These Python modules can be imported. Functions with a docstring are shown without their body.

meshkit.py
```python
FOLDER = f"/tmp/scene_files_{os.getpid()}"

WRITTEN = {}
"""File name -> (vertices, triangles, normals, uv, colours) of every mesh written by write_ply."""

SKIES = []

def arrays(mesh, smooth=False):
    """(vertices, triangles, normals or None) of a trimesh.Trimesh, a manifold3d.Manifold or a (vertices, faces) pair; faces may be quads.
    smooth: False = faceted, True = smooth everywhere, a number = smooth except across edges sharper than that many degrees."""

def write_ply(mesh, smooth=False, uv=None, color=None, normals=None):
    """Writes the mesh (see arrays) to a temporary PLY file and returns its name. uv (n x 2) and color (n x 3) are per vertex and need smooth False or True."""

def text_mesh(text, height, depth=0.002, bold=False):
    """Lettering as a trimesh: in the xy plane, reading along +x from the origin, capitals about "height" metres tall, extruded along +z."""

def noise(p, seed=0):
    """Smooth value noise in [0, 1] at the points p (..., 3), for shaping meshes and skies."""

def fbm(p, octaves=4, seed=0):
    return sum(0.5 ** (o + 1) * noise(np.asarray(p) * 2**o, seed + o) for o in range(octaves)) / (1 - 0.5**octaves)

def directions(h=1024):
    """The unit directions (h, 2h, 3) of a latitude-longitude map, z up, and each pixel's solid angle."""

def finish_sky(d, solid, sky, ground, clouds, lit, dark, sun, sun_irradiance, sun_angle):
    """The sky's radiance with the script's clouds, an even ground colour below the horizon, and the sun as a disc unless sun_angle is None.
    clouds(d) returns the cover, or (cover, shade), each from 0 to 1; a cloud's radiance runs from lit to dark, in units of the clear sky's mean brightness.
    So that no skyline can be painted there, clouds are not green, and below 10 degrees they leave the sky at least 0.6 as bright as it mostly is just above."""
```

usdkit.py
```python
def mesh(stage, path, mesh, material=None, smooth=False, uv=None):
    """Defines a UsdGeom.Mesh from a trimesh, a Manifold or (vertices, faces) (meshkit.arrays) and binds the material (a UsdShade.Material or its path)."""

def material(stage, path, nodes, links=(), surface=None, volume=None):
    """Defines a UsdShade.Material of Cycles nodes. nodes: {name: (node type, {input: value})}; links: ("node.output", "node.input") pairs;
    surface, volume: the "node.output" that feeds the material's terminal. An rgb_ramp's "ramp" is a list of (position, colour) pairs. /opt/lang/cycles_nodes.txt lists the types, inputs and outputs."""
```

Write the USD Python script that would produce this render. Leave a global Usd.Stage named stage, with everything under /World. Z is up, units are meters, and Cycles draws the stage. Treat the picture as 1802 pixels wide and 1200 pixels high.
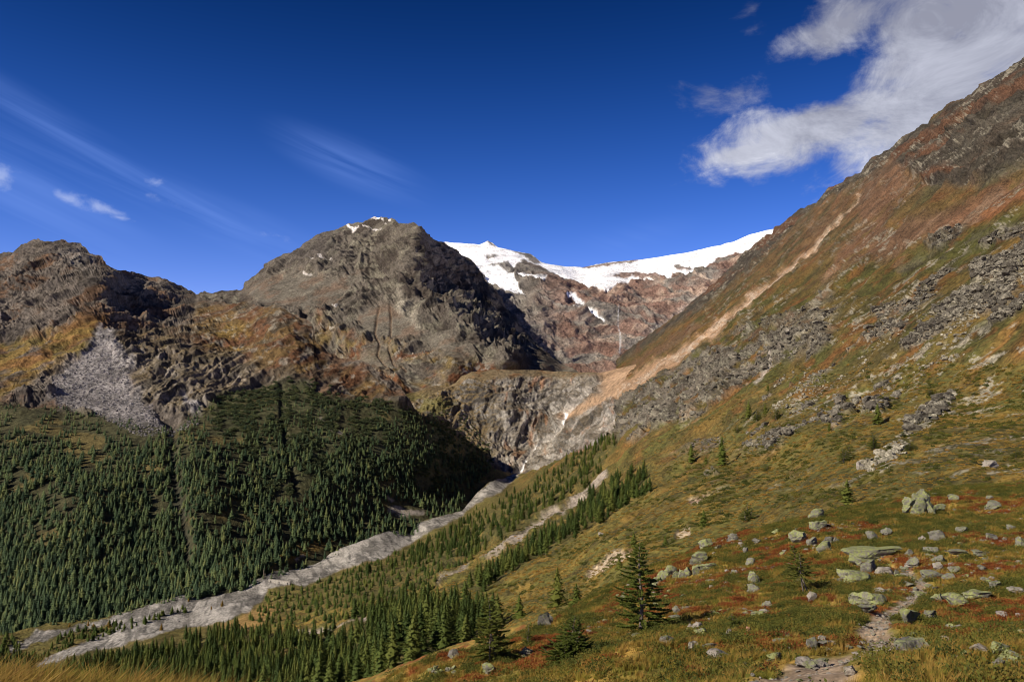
import math
import numpy as np
import usdkit
from pxr import Usd, UsdGeom, UsdLux, UsdShade, Sdf, Gf, Vt
from scipy.interpolate import RBFInterpolator
from scipy.ndimage import map_coordinates
from scipy.spatial import ConvexHull

stage = Usd.Stage.CreateInMemory()
world = UsdGeom.Xform.Define(stage, "/World")
stage.SetDefaultPrim(world.GetPrim())
UsdGeom.Scope.Define(stage, "/World/Looks")

# ---------------------------------------------------------------- camera, sun, sky, exposure
FOC, CU, CV, HORIZON = 1414.0, 901.0, 600.0, 720.0          # photograph units (1802 x 1200)
PITCH = math.atan((HORIZON - CV) / FOC)
cam = UsdGeom.Camera.Define(stage, "/World/camera")
cam.AddTranslateOp().Set(Gf.Vec3d(0, 0, 0))
cam.AddRotateXOp().Set(90 + math.degrees(PITCH))
cam.CreateHorizontalApertureAttr(36.0)
cam.CreateFocalLengthAttr(36.0 * FOC / 1802.0)
cam.CreateClippingRangeAttr(Gf.Vec2f(0.3, 30000.0))
cam.CreateExposureAttr(0.6)

SUN = np.array([-0.76, -0.46, 0.57]); SUN /= np.linalg.norm(SUN)
sun = UsdLux.DistantLight.Define(stage, "/World/sun")
sun.CreateIntensityAttr(1.2); sun.CreateAngleAttr(0.5); sun.CreateNormalizeAttr(True)
sun.CreateColorAttr(Gf.Vec3f(1.0, 0.9, 0.76))
_z = Gf.Vec3d(*[float(c) for c in SUN])
sun.AddOrientOp().Set(Gf.Quatf(Gf.Rotation(Gf.Vec3d(0, 0, 1), _z).GetQuat()))


def ray(u, v):
    a = (np.asarray(u, float) - CU) / FOC
    b = (CV - np.asarray(v, float)) / FOC
    y = math.cos(PITCH) - b * math.sin(PITCH)
    return a / y, (math.sin(PITCH) + b * math.cos(PITCH)) / y


def at(u, v, d):
    X, Z = ray(u, v)
    return np.stack([X * d, np.broadcast_to(d, np.shape(X)), Z * d], -1)


def pixel(p):
    p = np.asarray(p, float)
    w = p[..., 1] * math.cos(PITCH) + p[..., 2] * math.sin(PITCH)
    h = -p[..., 1] * math.sin(PITCH) + p[..., 2] * math.cos(PITCH)
    w = np.where(np.abs(w) < 1e-6, 1e-6, w)
    return CU + FOC * p[..., 0] / w, CV - FOC * h / w


class Graph:
    """A Cycles node graph under construction."""
    def __init__(self):
        self.nodes, self.links = {}, []
    def add(self, kind, out, **inputs):
        name = f"n{len(self.nodes)}"
        plain = {}
        for k, v in inputs.items():
            if isinstance(v, str) and "." in v and v.split(".")[0] in self.nodes:
                self.links.append((v, f"{name}.{k}"))
            else:
                plain[k] = v
        self.nodes[name] = (kind, plain)
        return f"{name}.{out}"
    def m(self, op, a, b=0.0, c=0.0, clamp=False):
        return self.add("math", "value", math_type=op, value1=a, value2=b, value3=c, use_clamp=clamp)
    def mix(self, fac, a, b, how="mix"):
        return self.add("mix", "color", mix_type=how, fac=fac, color1=a, color2=b)
    def noise(self, vec, scale, detail=4.0, rough=0.55, dist=0.0):
        return self.add("noise_texture", "fac", vector=vec, scale=scale, detail=detail, roughness=rough, distortion=dist)
    def smooth(self, x, lo, hi, a=0.0, b=1.0):
        return self.add("map_range", "result", range_type="smoothstep", value=x, from_min=lo, from_max=hi, to_min=a, to_max=b, clamp=True)
    def ramp(self, fac, stops):
        return self.add("rgb_ramp", "color", fac=fac, ramp=stops)
    def build(self, path, surface=None, volume=None):
        return usdkit.material(stage, path, self.nodes, self.links, surface=surface, volume=volume)


SKY_STRENGTH = 0.10
def make_sky():
    g = Graph()
    d = g.add("texture_coordinate", "generated")
    sx = g.add("separate_xyz", "x", vector=d); base = sx.split(".")[0]
    X, Y, Z = base + ".x", base + ".y", base + ".z"
    sky = g.add("sky_texture", "color", sky_type="single_scattering", sun_disc=False,
                sun_elevation=math.asin(SUN[2]), sun_rotation=math.atan2(SUN[0], SUN[1]),
                altitude=3000.0, air_density=1.0, aerosol_density=0.05, ozone_density=3.0)
    deep = g.add("hsv", "color", hue=0.518, saturation=1.35, value=0.9, fac=1.0, color=sky)
    deep = g.mix(1.0, deep, (1.55, 1.0, 1.10), "multiply")
    az = g.m("arctan2", X, Y)
    el = g.m("arcsine", Z)
    dim = g.smooth(el, 0.02, 0.60, 1.30, 0.30)
    deep = g.mix(1.0, deep, g.add("combine_xyz", "vector", x=dim, y=dim, z=g.m("add", g.m("multiply", dim, .92), .03)), "multiply")

    def blob(u, v, ru, rv, tilt=0.0, w=1.0):
        """A soft ellipse about the direction of (u, v), 1 at its middle and 0 at its rim."""
        tx, tz = ray(u, v)
        a0 = math.atan2(float(tx), 1.0); e0 = math.atan2(float(tz), math.hypot(float(tx), 1.0))
        da = g.m("subtract", az, a0); de = g.m("subtract", el, e0)
        c, s = math.cos(tilt), math.sin(tilt)
        p = g.m("divide", g.m("add", g.m("multiply", da, c), g.m("multiply", de, s)), ru / FOC)
        q = g.m("divide", g.m("subtract", g.m("multiply", de, c), g.m("multiply", da, s)), rv / FOC)
        r = g.m("sqrt", g.m("add", g.m("multiply", p, p), g.m("multiply", q, q)))
        return g.m("multiply", g.m("subtract", 1.0, r), w)

    def union(items):
        out = items[0]
        for i in items[1:]:
            out = g.m("smoothmax", out, i, 0.12)
        return out
    # cumulus over the right-hand mountain
    body = union([blob(1450, 222, 240, 68, 0.2), blob(1650, 165, 240, 105, 0.5), blob(1690, 25, 290, 140, 0.35),
                  blob(1930, -40, 420, 290, 0.2), blob(1330, 268, 120, 28, 0.1), blob(1475, 62, 125, 72, 0.6)])
    hole = blob(1450, 128, 125, 58, 0.25)
    body = g.m("subtract", body, g.m("multiply", g.m("maximum", hole, 0.0), 0.9))
    wisps = union([blob(1242, 166, 75, 34, -0.2, 0.5), blob(1300, 165, 80, 36, 0.3, 0.5), blob(1325, 20, 40, 60, 0.2, 0.3)])
    dw = g.add("mapping", "vector", mapping_type="point", vector=d, scale=(1.0, 1.0, 1.7))
    n1 = g.noise(dw, 9.0, 9.0, 0.68, 0.7)
    n2 = g.noise(dw, 30.0, 6.0, 0.6, 0.3)
    nn = g.m("add", g.m("multiply", n1, 0.62), g.m("multiply", n2, 0.38))
    field = g.m("add", g.m("multiply", body, 0.9), g.m("multiply", g.m("subtract", nn, 0.5), 1.9))
    cover = g.smooth(field, -0.06, 0.62)
    wf = g.m("add", g.m("multiply", wisps, 1.0), g.m("multiply", g.m("subtract", nn, 0.5), 1.8))
    cover2 = g.m("multiply", g.smooth(wf, 0.08, 0.6), 0.4)
    cover = g.m("maximum", cover, cover2)
    tiny = union([blob(192, 370, 46, 15, -0.25), blob(212, 384, 34, 9, -0.1), blob(118, 350, 44, 13, -0.35), blob(2, 312, 34, 26, -0.3),
                  blob(276, 320, 26, 15, 0.0, 0.8), blob(285, 352, 34, 10, -0.2, 0.6), blob(490, 415, 55, 10, -0.18, 0.55)])
    tf = g.m("add", tiny, g.m("multiply", g.m("subtract", n2, 0.5), 2.2))
    cover3 = g.m("multiply", g.smooth(tf, 0.25, 1.25), 0.6)
    # cirrus streaks
    st = g.add("combine_xyz", "vector", x=g.m("add", g.m("multiply", az, 2.2), g.m("multiply", el, -1.0)),
               y=g.m("add", g.m("multiply", el, 26.0), g.m("multiply", az, 9.5)), z=0.0)
    sn = g.noise(st, 1.0, 5.0, 0.55, 0.6)
    region = union([blob(130, 270, 330, 60, -0.45), blob(330, 370, 300, 60, -0.3), blob(620, 290, 190, 55, -0.33, 0.95), blob(40, 330, 260, 130, -0.3, 0.9), blob(1100, 425, 160, 40, 0.2, 0.5)])
    cir = g.m("multiply", g.m("multiply", g.smooth(region, 0.0, 0.9), g.smooth(sn, 0.36, 0.76)), 0.40)
    lit = g.ramp(g.m("add", g.m("multiply", n1, 0.75), g.m("multiply", g.smooth(el, 0.12, 0.5), -0.25)), [(0.1, (2.0, 2.1, 2.7)), (0.34, (3.8, 3.95, 4.7)), (0.58, (8.4, 8.6, 9.4))])
    c1 = g.mix(cir, deep, (1.5, 2.6, 6.5))
    c2 = g.mix(cover3, c1, (3.4, 4.0, 6.0))
    c3 = g.mix(cover, c2, lit)
    bg = g.add("background_shader", "background", color=c3, strength=SKY_STRENGTH)
    m = g.build("/World/Looks/sky", surface=bg)
    dome = UsdLux.DomeLight.Define(stage, "/World/sky")
    UsdShade.MaterialBindingAPI.Apply(dome.GetPrim()).Bind(m)
    return dome.GetPrim()


def tag(p, label=None, cat=None, group=None, kind=None):
    p = p.GetPrim() if hasattr(p, "GetPrim") else p
    for k, v in (("label", label), ("category", cat), ("group", group), ("kind", kind)):
        if v:
            p.SetCustomDataByKey(k, v)
    return p


tag(make_sky(), "deep blue alpine sky with a grey-white cloud over the right ridge", "sky", kind="structure")
# ---------------------------------------------------------------- noise
def _perlin(p):
    i = np.floor(p).astype(np.int32)
    f = p - i
    u = i.view(np.uint32)
    x0, y0, z0 = u[:, 0] * np.uint32(374761393), u[:, 1] * np.uint32(668265263), u[:, 2] * np.uint32(2246822519)
    x1, y1, z1 = x0 + np.uint32(374761393), y0 + np.uint32(668265263), z0 + np.uint32(2246822519)
    w = f * f * f * (f * (f * 6 - 15) + 10)
    fx, fy, fz = (np.ascontiguousarray(f[:, k]) for k in range(3))
    wx, wy, wz = (np.ascontiguousarray(w[:, k]) for k in range(3))
    k10, s10 = np.uint32(1023), np.float32(1 / 511.5)

    def corner(x, y, z, dx, dy, dz):
        h = x ^ y ^ z
        h ^= h >> np.uint32(15)
        h *= np.uint32(2246822507)
        h ^= h >> np.uint32(13)
        h *= np.uint32(3266489909)
        h ^= h >> np.uint32(16)
        gx = (h & k10).astype(np.float32) * s10 - 1
        gy = ((h >> np.uint32(10)) & k10).astype(np.float32) * s10 - 1
        gz = ((h >> np.uint32(20)) & k10).astype(np.float32) * s10 - 1
        return gx * dx + gy * dy + gz * dz
    gx1, gy1, gz1 = fx - 1, fy - 1, fz - 1
    def face(z, dz):
        a = corner(x0, y0, z, fx, fy, dz); b = corner(x1, y0, z, gx1, fy, dz)
        c = corner(x0, y1, z, fx, gy1, dz); d = corner(x1, y1, z, gx1, gy1, dz)
        a += (b - a) * wx; c += (d - c) * wx
        a += (c - a) * wy
        return a
    a = face(z0, fz); a += (face(z1, gz1) - a) * wz
    return a * np.float32(1.45)


def _spread(f, p):
    """f over the points in pieces that fit the cache."""
    if len(p) < 12000:
        return f(p)
    return np.concatenate([f(q) for q in np.array_split(p, len(p) // 8000)])


def perlin(p, seed=0):
    """Gradient noise, about -1..1, at points (n, 3)."""
    return _spread(_perlin, np.asarray(p, np.float32) + np.float32(seed * 17.31))


def fbm(p, lam, octs=5, gain=0.5, seed=0):
    def f(q):
        out, amp = np.zeros(len(q), np.float32), 1.0
        for o in range(octs):
            out += np.float32(amp) * _perlin(q * np.float32(2.03 ** o) + np.float32((seed + o) * 17.31))
            amp *= gain
        return out
    return _spread(f, np.asarray(p, np.float32) / np.float32(lam))


def ridged(p, lam, octs=6, gain=0.55, seed=0):
    """Sharp-crested noise, about 0..1 (crests at 1)."""
    def f(q):
        out, amp, tot, prev = np.zeros(len(q), np.float32), 1.0, 0.0, 1.0
        for o in range(octs):
            n = 1 - np.abs(_perlin(q * np.float32(2.07 ** o) + np.float32((seed + o) * 17.31))) * np.float32(1.3)
            n = np.clip(n, 0, 1) ** 2
            out += np.float32(amp) * n * prev
            prev = np.clip(n * np.float32(1.4), 0.25, 1)
            tot += amp
            amp *= gain
        return out / np.float32(tot)
    return _spread(f, np.asarray(p, np.float32) / np.float32(lam))


def sstep(x, a, b):
    t = np.clip((x - a) / (b - a), 0, 1)
    return t * t * (3 - 2 * t)


def seg_dist(P, pts, widths=None):
    """Distance from points P (n, 2) to a polyline; with widths, distance minus the local half width."""
    pts = np.asarray(pts, np.float32)
    w = None if widths is None else np.asarray(widths, np.float32)
    def f(Q):
        best = np.full(len(Q), 1e9, np.float32)
        x, y = np.ascontiguousarray(Q[:, 0]), np.ascontiguousarray(Q[:, 1])
        for k in range(len(pts) - 1):
            (ax, ay), (bx, by) = pts[k], pts[k + 1]
            ex, ey = bx - ax, by - ay
            dx, dy = x - ax, y - ay
            t = np.clip((dx * ex + dy * ey) / max(ex * ex + ey * ey, np.float32(1e-9)), 0, 1)
            dd = np.hypot(dx - t * ex, dy - t * ey)
            if w is not None:
                dd = dd - (w[k] + (w[k + 1] - w[k]) * t)
            best = np.minimum(best, dd)
        return best
    return _spread(f, np.asarray(P, np.float32))


def inside(P, pts):
    pts = np.asarray(pts, float)
    c = np.zeros(len(P), bool)
    for k in range(len(pts)):
        (x1, y1), (x2, y2) = pts[k - 1], pts[k]
        if y1 == y2:
            continue
        cond = (y1 > P[:, 1]) != (y2 > P[:, 1])
        c ^= cond & (P[:, 0] < (x2 - x1) * (P[:, 1] - y1) / (y2 - y1) + x1)
    return c


def area(P, pts, soft=6.0):
    """1 inside the outline pts, 0 outside, over a soft border."""
    pts = np.asarray(pts, float)
    d = seg_dist(P, np.vstack([pts, pts[:1]]))
    return sstep(np.where(inside(P, pts), d, -d), -soft, soft)


def stroke(P, pts, widths, soft=4.0):
    w = np.broadcast_to(np.asarray(widths, float), (len(pts),))
    return sstep(-seg_dist(P, pts, w), -soft, soft)


def lerp(a, b, t):
    t = np.asarray(t)[..., None]
    return a * (1 - t) + np.asarray(b, float) * t
# ---------------------------------------------------------------- terrain sheets
class Sheet:
    """A piece of terrain: a grid of points at their own distances, with a slope falling away behind its crest."""
    def __init__(self, top, bottom, ctrl, step=1.7, back=(20, 70, 200, 500), drop=0.7, smooth=0.0):
        top, bottom = np.asarray(top, float), np.asarray(bottom, float)
        u = np.arange(top[0, 0], top[-1, 0] + 0.01, step)
        vt, vb = np.interp(u, top[:, 0], top[:, 1]), np.interp(u, bottom[:, 0], bottom[:, 1])
        rows = int(np.max(vb - vt) / step) + 2
        t = np.linspace(0, 1, rows)[:, None]
        V = vt + (vb - vt) * t
        U = np.broadcast_to(u, V.shape)
        c = np.asarray(ctrl, float)
        f = RBFInterpolator(c[:, :2] / 100.0, np.log(c[:, 2]), kernel="thin_plate_spline", smoothing=smooth)
        gu = np.linspace(u[0], u[-1], 70); gv = np.linspace(vt.min(), vb.max(), 56)
        G = f(np.stack(np.meshgrid(gu, gv), -1).reshape(-1, 2) / 100.0).reshape(56, 70)
        D = np.exp(map_coordinates(G, [(V - gv[0]) / (gv[-1] - gv[0]) * 55, (U - gu[0]) / (gu[-1] - gu[0]) * 69], order=3, mode="nearest"))
        P = at(U, V, D)
        self.shape = V.shape
        self.uv = np.stack([U, V], -1).reshape(-1, 2)
        self.P = P
        self.base = P.copy()
        self.depth = D.reshape(-1)
        self.N = self.normals()
        self.back, self.drop = back, drop
        self.u, self.vt, self.vb = u, vt, vb

    def normals(self, P=None):
        P = self.P if P is None else P
        du, dv = np.gradient(P, axis=1), np.gradient(P, axis=0)
        n = np.cross(dv, du)
        n /= np.linalg.norm(n, axis=-1, keepdims=True) + 1e-12
        return n

    def flat(self):
        return self.P.reshape(-1, 3)

    def push(self, amount, up=0.0):
        n = self.N.copy()
        n[..., 2] += up
        n /= np.linalg.norm(n, axis=-1, keepdims=True)
        self.P = self.P + n * np.asarray(amount).reshape(self.shape)[..., None]

    def slope(self):
        return self.normals()[..., 2].reshape(-1)

    def finish(self):
        self.N = self.normals()

    def grid_of(self, u, v):
        """Grid coordinates of photograph points (before the relief was roughened)."""
        u, v = np.asarray(u, float), np.asarray(v, float)
        j = np.clip((u - self.u[0]) / (self.u[1] - self.u[0]), 0, len(self.u) - 1.001)
        t = (v - np.interp(u, self.u, self.vt)) / (np.interp(u, self.u, self.vb) - np.interp(u, self.u, self.vt))
        return np.clip(t, 0, 0.9999) * (self.shape[0] - 1), j

    def point(self, u, v):
        i, j = self.grid_of(np.atleast_1d(u), np.atleast_1d(v))
        return np.stack([map_coordinates(self.P[..., k], [i, j], order=1) for k in range(3)], -1)

    def emit(self, colour, parts, material):
        """One mesh per entry of parts: (name, wanted faces or None for the rest, label, category)."""
        H, W = self.shape
        P, C = self.P.reshape(-1, 3), np.asarray(colour, np.float32)
        N = self.normals().reshape(-1, 3)
        idx = np.arange(H * W).reshape(H, W)
        q = np.stack([idx[:-1, :-1], idx[1:, :-1], idx[1:, 1:], idx[:-1, 1:]], -1).reshape(-1, 4)
        if self.back:
            X = P[:W, 0] / P[:W, 1]
            out, col, nor = [], [], []
            for k, b in enumerate(self.back):
                out.append(P[:W] + np.stack([X * b, np.full(W, b), np.full(W, -b * self.drop)], -1)); col.append(C[:W]); nor.append(np.broadcast_to([0, .4, .9], (W, 3)))
            n0 = len(P)
            P, C, N = np.vstack([P] + out), np.vstack([C] + col), np.vstack([N] + nor)
            prev = idx[0]
            for k in range(len(self.back)):
                cur = n0 + k * W + np.arange(W)
                q = np.vstack([q, np.stack([cur[:-1], prev[:-1], prev[1:], cur[1:]], -1)])
                prev = cur
        left = np.ones(len(q), bool)
        made = []
        for name, want, label, cat in parts:
            if want is None:
                sel = left.copy()
            else:
                w = np.concatenate([want, np.zeros(len(P) - H * W)])
                sel = left & (w[q].mean(1) > 0.5)
            left &= ~sel
            if sel.any():
                made.append(sheet_mesh(name, P, q[sel], C, N, material, label, cat))
        return made


def sheet_mesh(name, P, q, C, N, material, label, cat):
    used = np.unique(q)
    re = np.zeros(len(P), np.int64); re[used] = np.arange(len(used))
    path = "/World/" + fresh(name)
    m = UsdGeom.Mesh.Define(stage, path)
    m.CreatePointsAttr(Vt.Vec3fArray.FromNumpy(P[used].astype(np.float32)))
    m.CreateFaceVertexCountsAttr(Vt.IntArray.FromNumpy(np.full(len(q), 4, np.int32)))
    m.CreateFaceVertexIndicesAttr(Vt.IntArray.FromNumpy(re[q].astype(np.int32).ravel()))
    m.CreateSubdivisionSchemeAttr("none")
    m.CreateNormalsAttr(Vt.Vec3fArray.FromNumpy(N[used].astype(np.float32))); m.SetNormalsInterpolation("vertex")
    UsdGeom.PrimvarsAPI(m).CreatePrimvar("cover", Sdf.ValueTypeNames.Color3fArray, "vertex").Set(Vt.Vec3fArray.FromNumpy(np.clip(C[used], 0, 1).astype(np.float32)))
    UsdShade.MaterialBindingAPI.Apply(m.GetPrim()).Bind(material)
    return tag(m, label, cat, kind="structure")


_names = {}
def fresh(name):
    n = _names.get(name, -1) + 1
    _names[name] = n
    return name if n == 0 else f"{name}_{n:03d}"


def ground_material(name, scale, bump, spread=0.5, rough=0.95):
    """Terrain: the mesh's cover colour, broken up by grain of about 1/scale metres, with matching fine relief."""
    g = Graph()
    a = g.add("attribute", "color", attribute="cover")
    p = g.add("geometry", "position")
    n1 = g.noise(p, scale, 6.0, 0.65)
    n2 = g.noise(p, scale * 0.13, 4.0, 0.6)
    k = g.m("add", g.m("multiply", n1, 0.65), g.m("multiply", n2, 0.35))
    f = g.smooth(k, 0.3, 0.7, 1.0 - spread, 1.0 + spread)
    c = g.mix(1.0, a, g.add("combine_xyz", "vector", x=f, y=f, z=f), "multiply")
    b = g.add("bump", "normal", height=k, strength=0.9, distance=bump)
    s = g.add("principled_bsdf", "BSDF", base_color=c, roughness=rough, specular_ior_level=0.12, normal=b)
    return g.build("/World/Looks/" + name, surface=s)


FAR = ground_material("mountain_ground", 0.11, 7.0, .7)
MID = ground_material("slope_ground", 0.40, 2.6, .75)
NEAR = ground_material("meadow_ground", 5.0, 0.08)
g_ = Graph()
SNOW = g_.build("/World/Looks/snow", surface=g_.add("principled_bsdf", "BSDF", base_color=g_.add("attribute", "color", attribute="cover"), roughness=0.7, specular_ior_level=0.2,
                normal=g_.add("bump", "normal", height=g_.noise(g_.add("geometry", "position"), 0.02, 6.0, 0.6), strength=0.5, distance=14.0)))

# base colours (linear)
GREY = (.155, .140, .122); DARK = (.070, .062, .055); RUST = (.17, .080, .048); PALE = (.30, .265, .225)
SCREE = (.215, .200, .165); TAN = (.30, .175, .095); BROWN = (.125, .078, .042); OLIVE = (.105, .088, .026)
GOLD = (.25, .145, .032); HEATH = (.14, .050, .020); FLOOR = (.060, .058, .022); GRAVEL = (.34, .315, .275); SNOWC = (.86, .87, .89)
GREEN = (.050, .058, .018); LICHEN = (.27, .26, .15)


def wobble(P2, a=6.0, lam=34.0, seed=0):
    q = np.stack([P2[:, 0], P2[:, 1], np.zeros(len(P2))], -1)
    return P2 + np.stack([fbm(q, lam, 4, 0.6, seed), fbm(q, lam, 4, 0.6, seed + 50)], -1) * a
# ---------------------------------------------------------------- glacier and headwall
crest = [(690, 440), (740, 430), (776, 426), (844, 431), (852, 428), (859, 424), (866, 428), (877, 436), (905, 442), (934, 447), (954, 461), (990, 468), (1024, 471), (1069, 462), (1100, 459), (1125, 457), (1177, 449), (1237, 438), (1290, 427), (1320, 414), (1350, 406), (1420, 392)]
G = Sheet(crest, [(690, 700), (1420, 700)], [
    (690, 440, 5700), (776, 426, 5650), (860, 424, 5600), (905, 442, 5450), (954, 461, 5350), (1025, 471, 5650), (1125, 457, 5900), (1240, 438, 5700), (1350, 406, 5450), (1420, 392, 5400),
    (806, 442, 5300), (847, 470, 4950), (862, 500, 4650), (920, 516, 4500), (900, 480, 4850), (950, 490, 4700), (990, 503, 4620), (1084, 508, 4650), (1060, 488, 4950), (1180, 489, 4750), (1240, 462, 4950), (1300, 445, 4950), (1380, 430, 4900),
    (930, 545, 4250), (1000, 540, 4330), (1090, 550, 4300), (1200, 530, 4380), (1300, 480, 4600), (1000, 590, 4080), (1090, 590, 4080), (1180, 570, 4150), (1040, 640, 3880), (960, 610, 3980), (900, 580, 4030), (800, 540, 4250), (740, 500, 4800),
    (690, 560, 4500), (690, 700, 3700), (900, 700, 3550), (1060, 700, 3500), (1250, 650, 3700), (1420, 560, 4200), (1420, 700, 3600), (1300, 560, 4100)], step=1.7)
uv = wobble(G.uv, 5, 26, 3)
snow = np.maximum(area(uv, [(700, 380), (770, 415), (800, 441), (832, 466), (847, 488), (862, 506), (890, 512), (925, 519), (912, 508), (906, 492), (896, 470), (910, 465), (922, 455), (935, 462), (952, 466), (972, 481), (990, 493), (1012, 499), (1050, 506), (1084, 509), (1095, 498), (1132, 496), (1177, 490), (1222, 478), (1256, 461), (1305, 444), (1340, 425), (1360, 412), (1430, 400), (1430, 360)], 1.2),
                  np.maximum(area(uv, [(905, 478), (930, 482), (962, 488), (958, 491), (930, 487), (905, 483)], 1.2),
                             np.maximum(stroke(uv, [(998, 519), (1008, 520), (1016, 530), (1022, 535)], [3, 4, 4, 1], 1.5), stroke(uv, [(1004, 541), (1030, 545), (1050, 555), (1066, 563)], [1, 3, 3, 0.5], 1.2))))
for pts in ([(853, 447), (872, 447), (876, 452), (860, 453)], [(858, 463), (885, 460), (900, 468), (925, 474), (938, 481), (905, 476), (900, 484), (880, 470)], [(896, 442), (934, 446), (952, 460), (940, 462), (920, 450)],
            [(1075, 484), (1120, 480), (1165, 484), (1170, 490), (1130, 494), (1085, 489)], [(1185, 470), (1215, 467), (1216, 473), (1192, 476)], [(1024, 469), (1069, 461), (1125, 456), (1124, 460), (1070, 466), (1030, 473)], [(855, 424), (859, 421), (866, 428), (878, 437), (862, 431)]):
    snow = snow * (1 - area(uv, pts, 1.5) * 0.95)
P = G.flat(); rock = 1 - snow
warp = P + np.stack([fbm(P, 300, 3, seed=4) * 60] * 3, -1)
strat = np.stack([warp[:, 0] * 0.25, warp[:, 1] * 0.3, warp[:, 2] + warp[:, 0] * 0.18], -1)
r1, r2 = ridged(warp, 260, 6, 0.6, 1), ridged(strat, 70, 4, 0.6, 9)
edge = sstep(G.uv[:, 1] - np.interp(G.uv[:, 0], G.u, G.vt), 3, 45)
G.push(((r1 - 0.4) * 62 * (0.04 + 0.96 * rock) + (r2 - 0.4) * 30 * rock) * edge + fbm(P, 340, 3, seed=6) * 10 * snow + (ridged(P, 120, 4, .6, 44) - .4) * 12 * snow * edge * sstep(1060 - uv[:, 0], 0, 100))
b1, b2 = fbm(strat, 90, 5, 0.6, 21), fbm(P, 160, 5, 0.6, 22)
red = sstep(uv[:, 0], 900, 1020) * sstep(b1 + 0.45, 0.0, 0.7)
col = lerp(np.broadcast_to(GREY, P.shape), DARK, sstep(b2, -0.1, 0.5) * .7)
col = lerp(col, (.150, .072, .050), red * 0.62)
col = lerp(col, (.33, .25, .19), sstep(fbm(strat, 45, 4, .6, 31), .15, .55) * .55 * sstep(uv[:, 0], 960, 1060))
col = lerp(col, (.25, .24, .22), stroke(uv, [(1290, 520), (1235, 530), (1190, 565), (1150, 585)], [3, 8, 10, 6], 8) * .7)
col = lerp(col, (.36, .36, .37), stroke(G.uv, [(1089, 535), (1088, 552), (1087, 570), (1091, 586), (1092, 602), (1091, 626)], [.2, .6, .4, .6, .9, 1.1], 1.0) * .8)
snow_col = lerp(np.broadcast_to(SNOWC, P.shape), (.60, .59, .58), sstep(fbm(strat, 60, 5, .65, 61), .05, .5) * .5)
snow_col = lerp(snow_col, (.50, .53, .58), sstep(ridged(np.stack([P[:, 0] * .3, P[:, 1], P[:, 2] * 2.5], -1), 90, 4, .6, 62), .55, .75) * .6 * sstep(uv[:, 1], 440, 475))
col = lerp(col, snow_col, snow)
G.finish()
G.emit(col, [("glacier", (snow > .5).astype(float) * (G.uv[:, 1] < 521), "white glacier filling the saddle between the dark central peak and the brown right mountain", "glacier"),
             ("snow_patch", (snow > .5).astype(float), "thin remnants of snow on the red rock below the glacier", "snow"),
             ("waterfall", stroke(G.uv, [(1089, 530), (1088, 552), (1087, 570), (1091, 586), (1092, 602), (1091, 630)], [.5, .7, .6, .8, 1.0, 1.2], .5), "thin white waterfall down the headwall below the glacier", "waterfall"),
             ("headwall", None, "reddish rock headwall under the glacier at the end of the valley", "mountain")], FAR)

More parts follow.
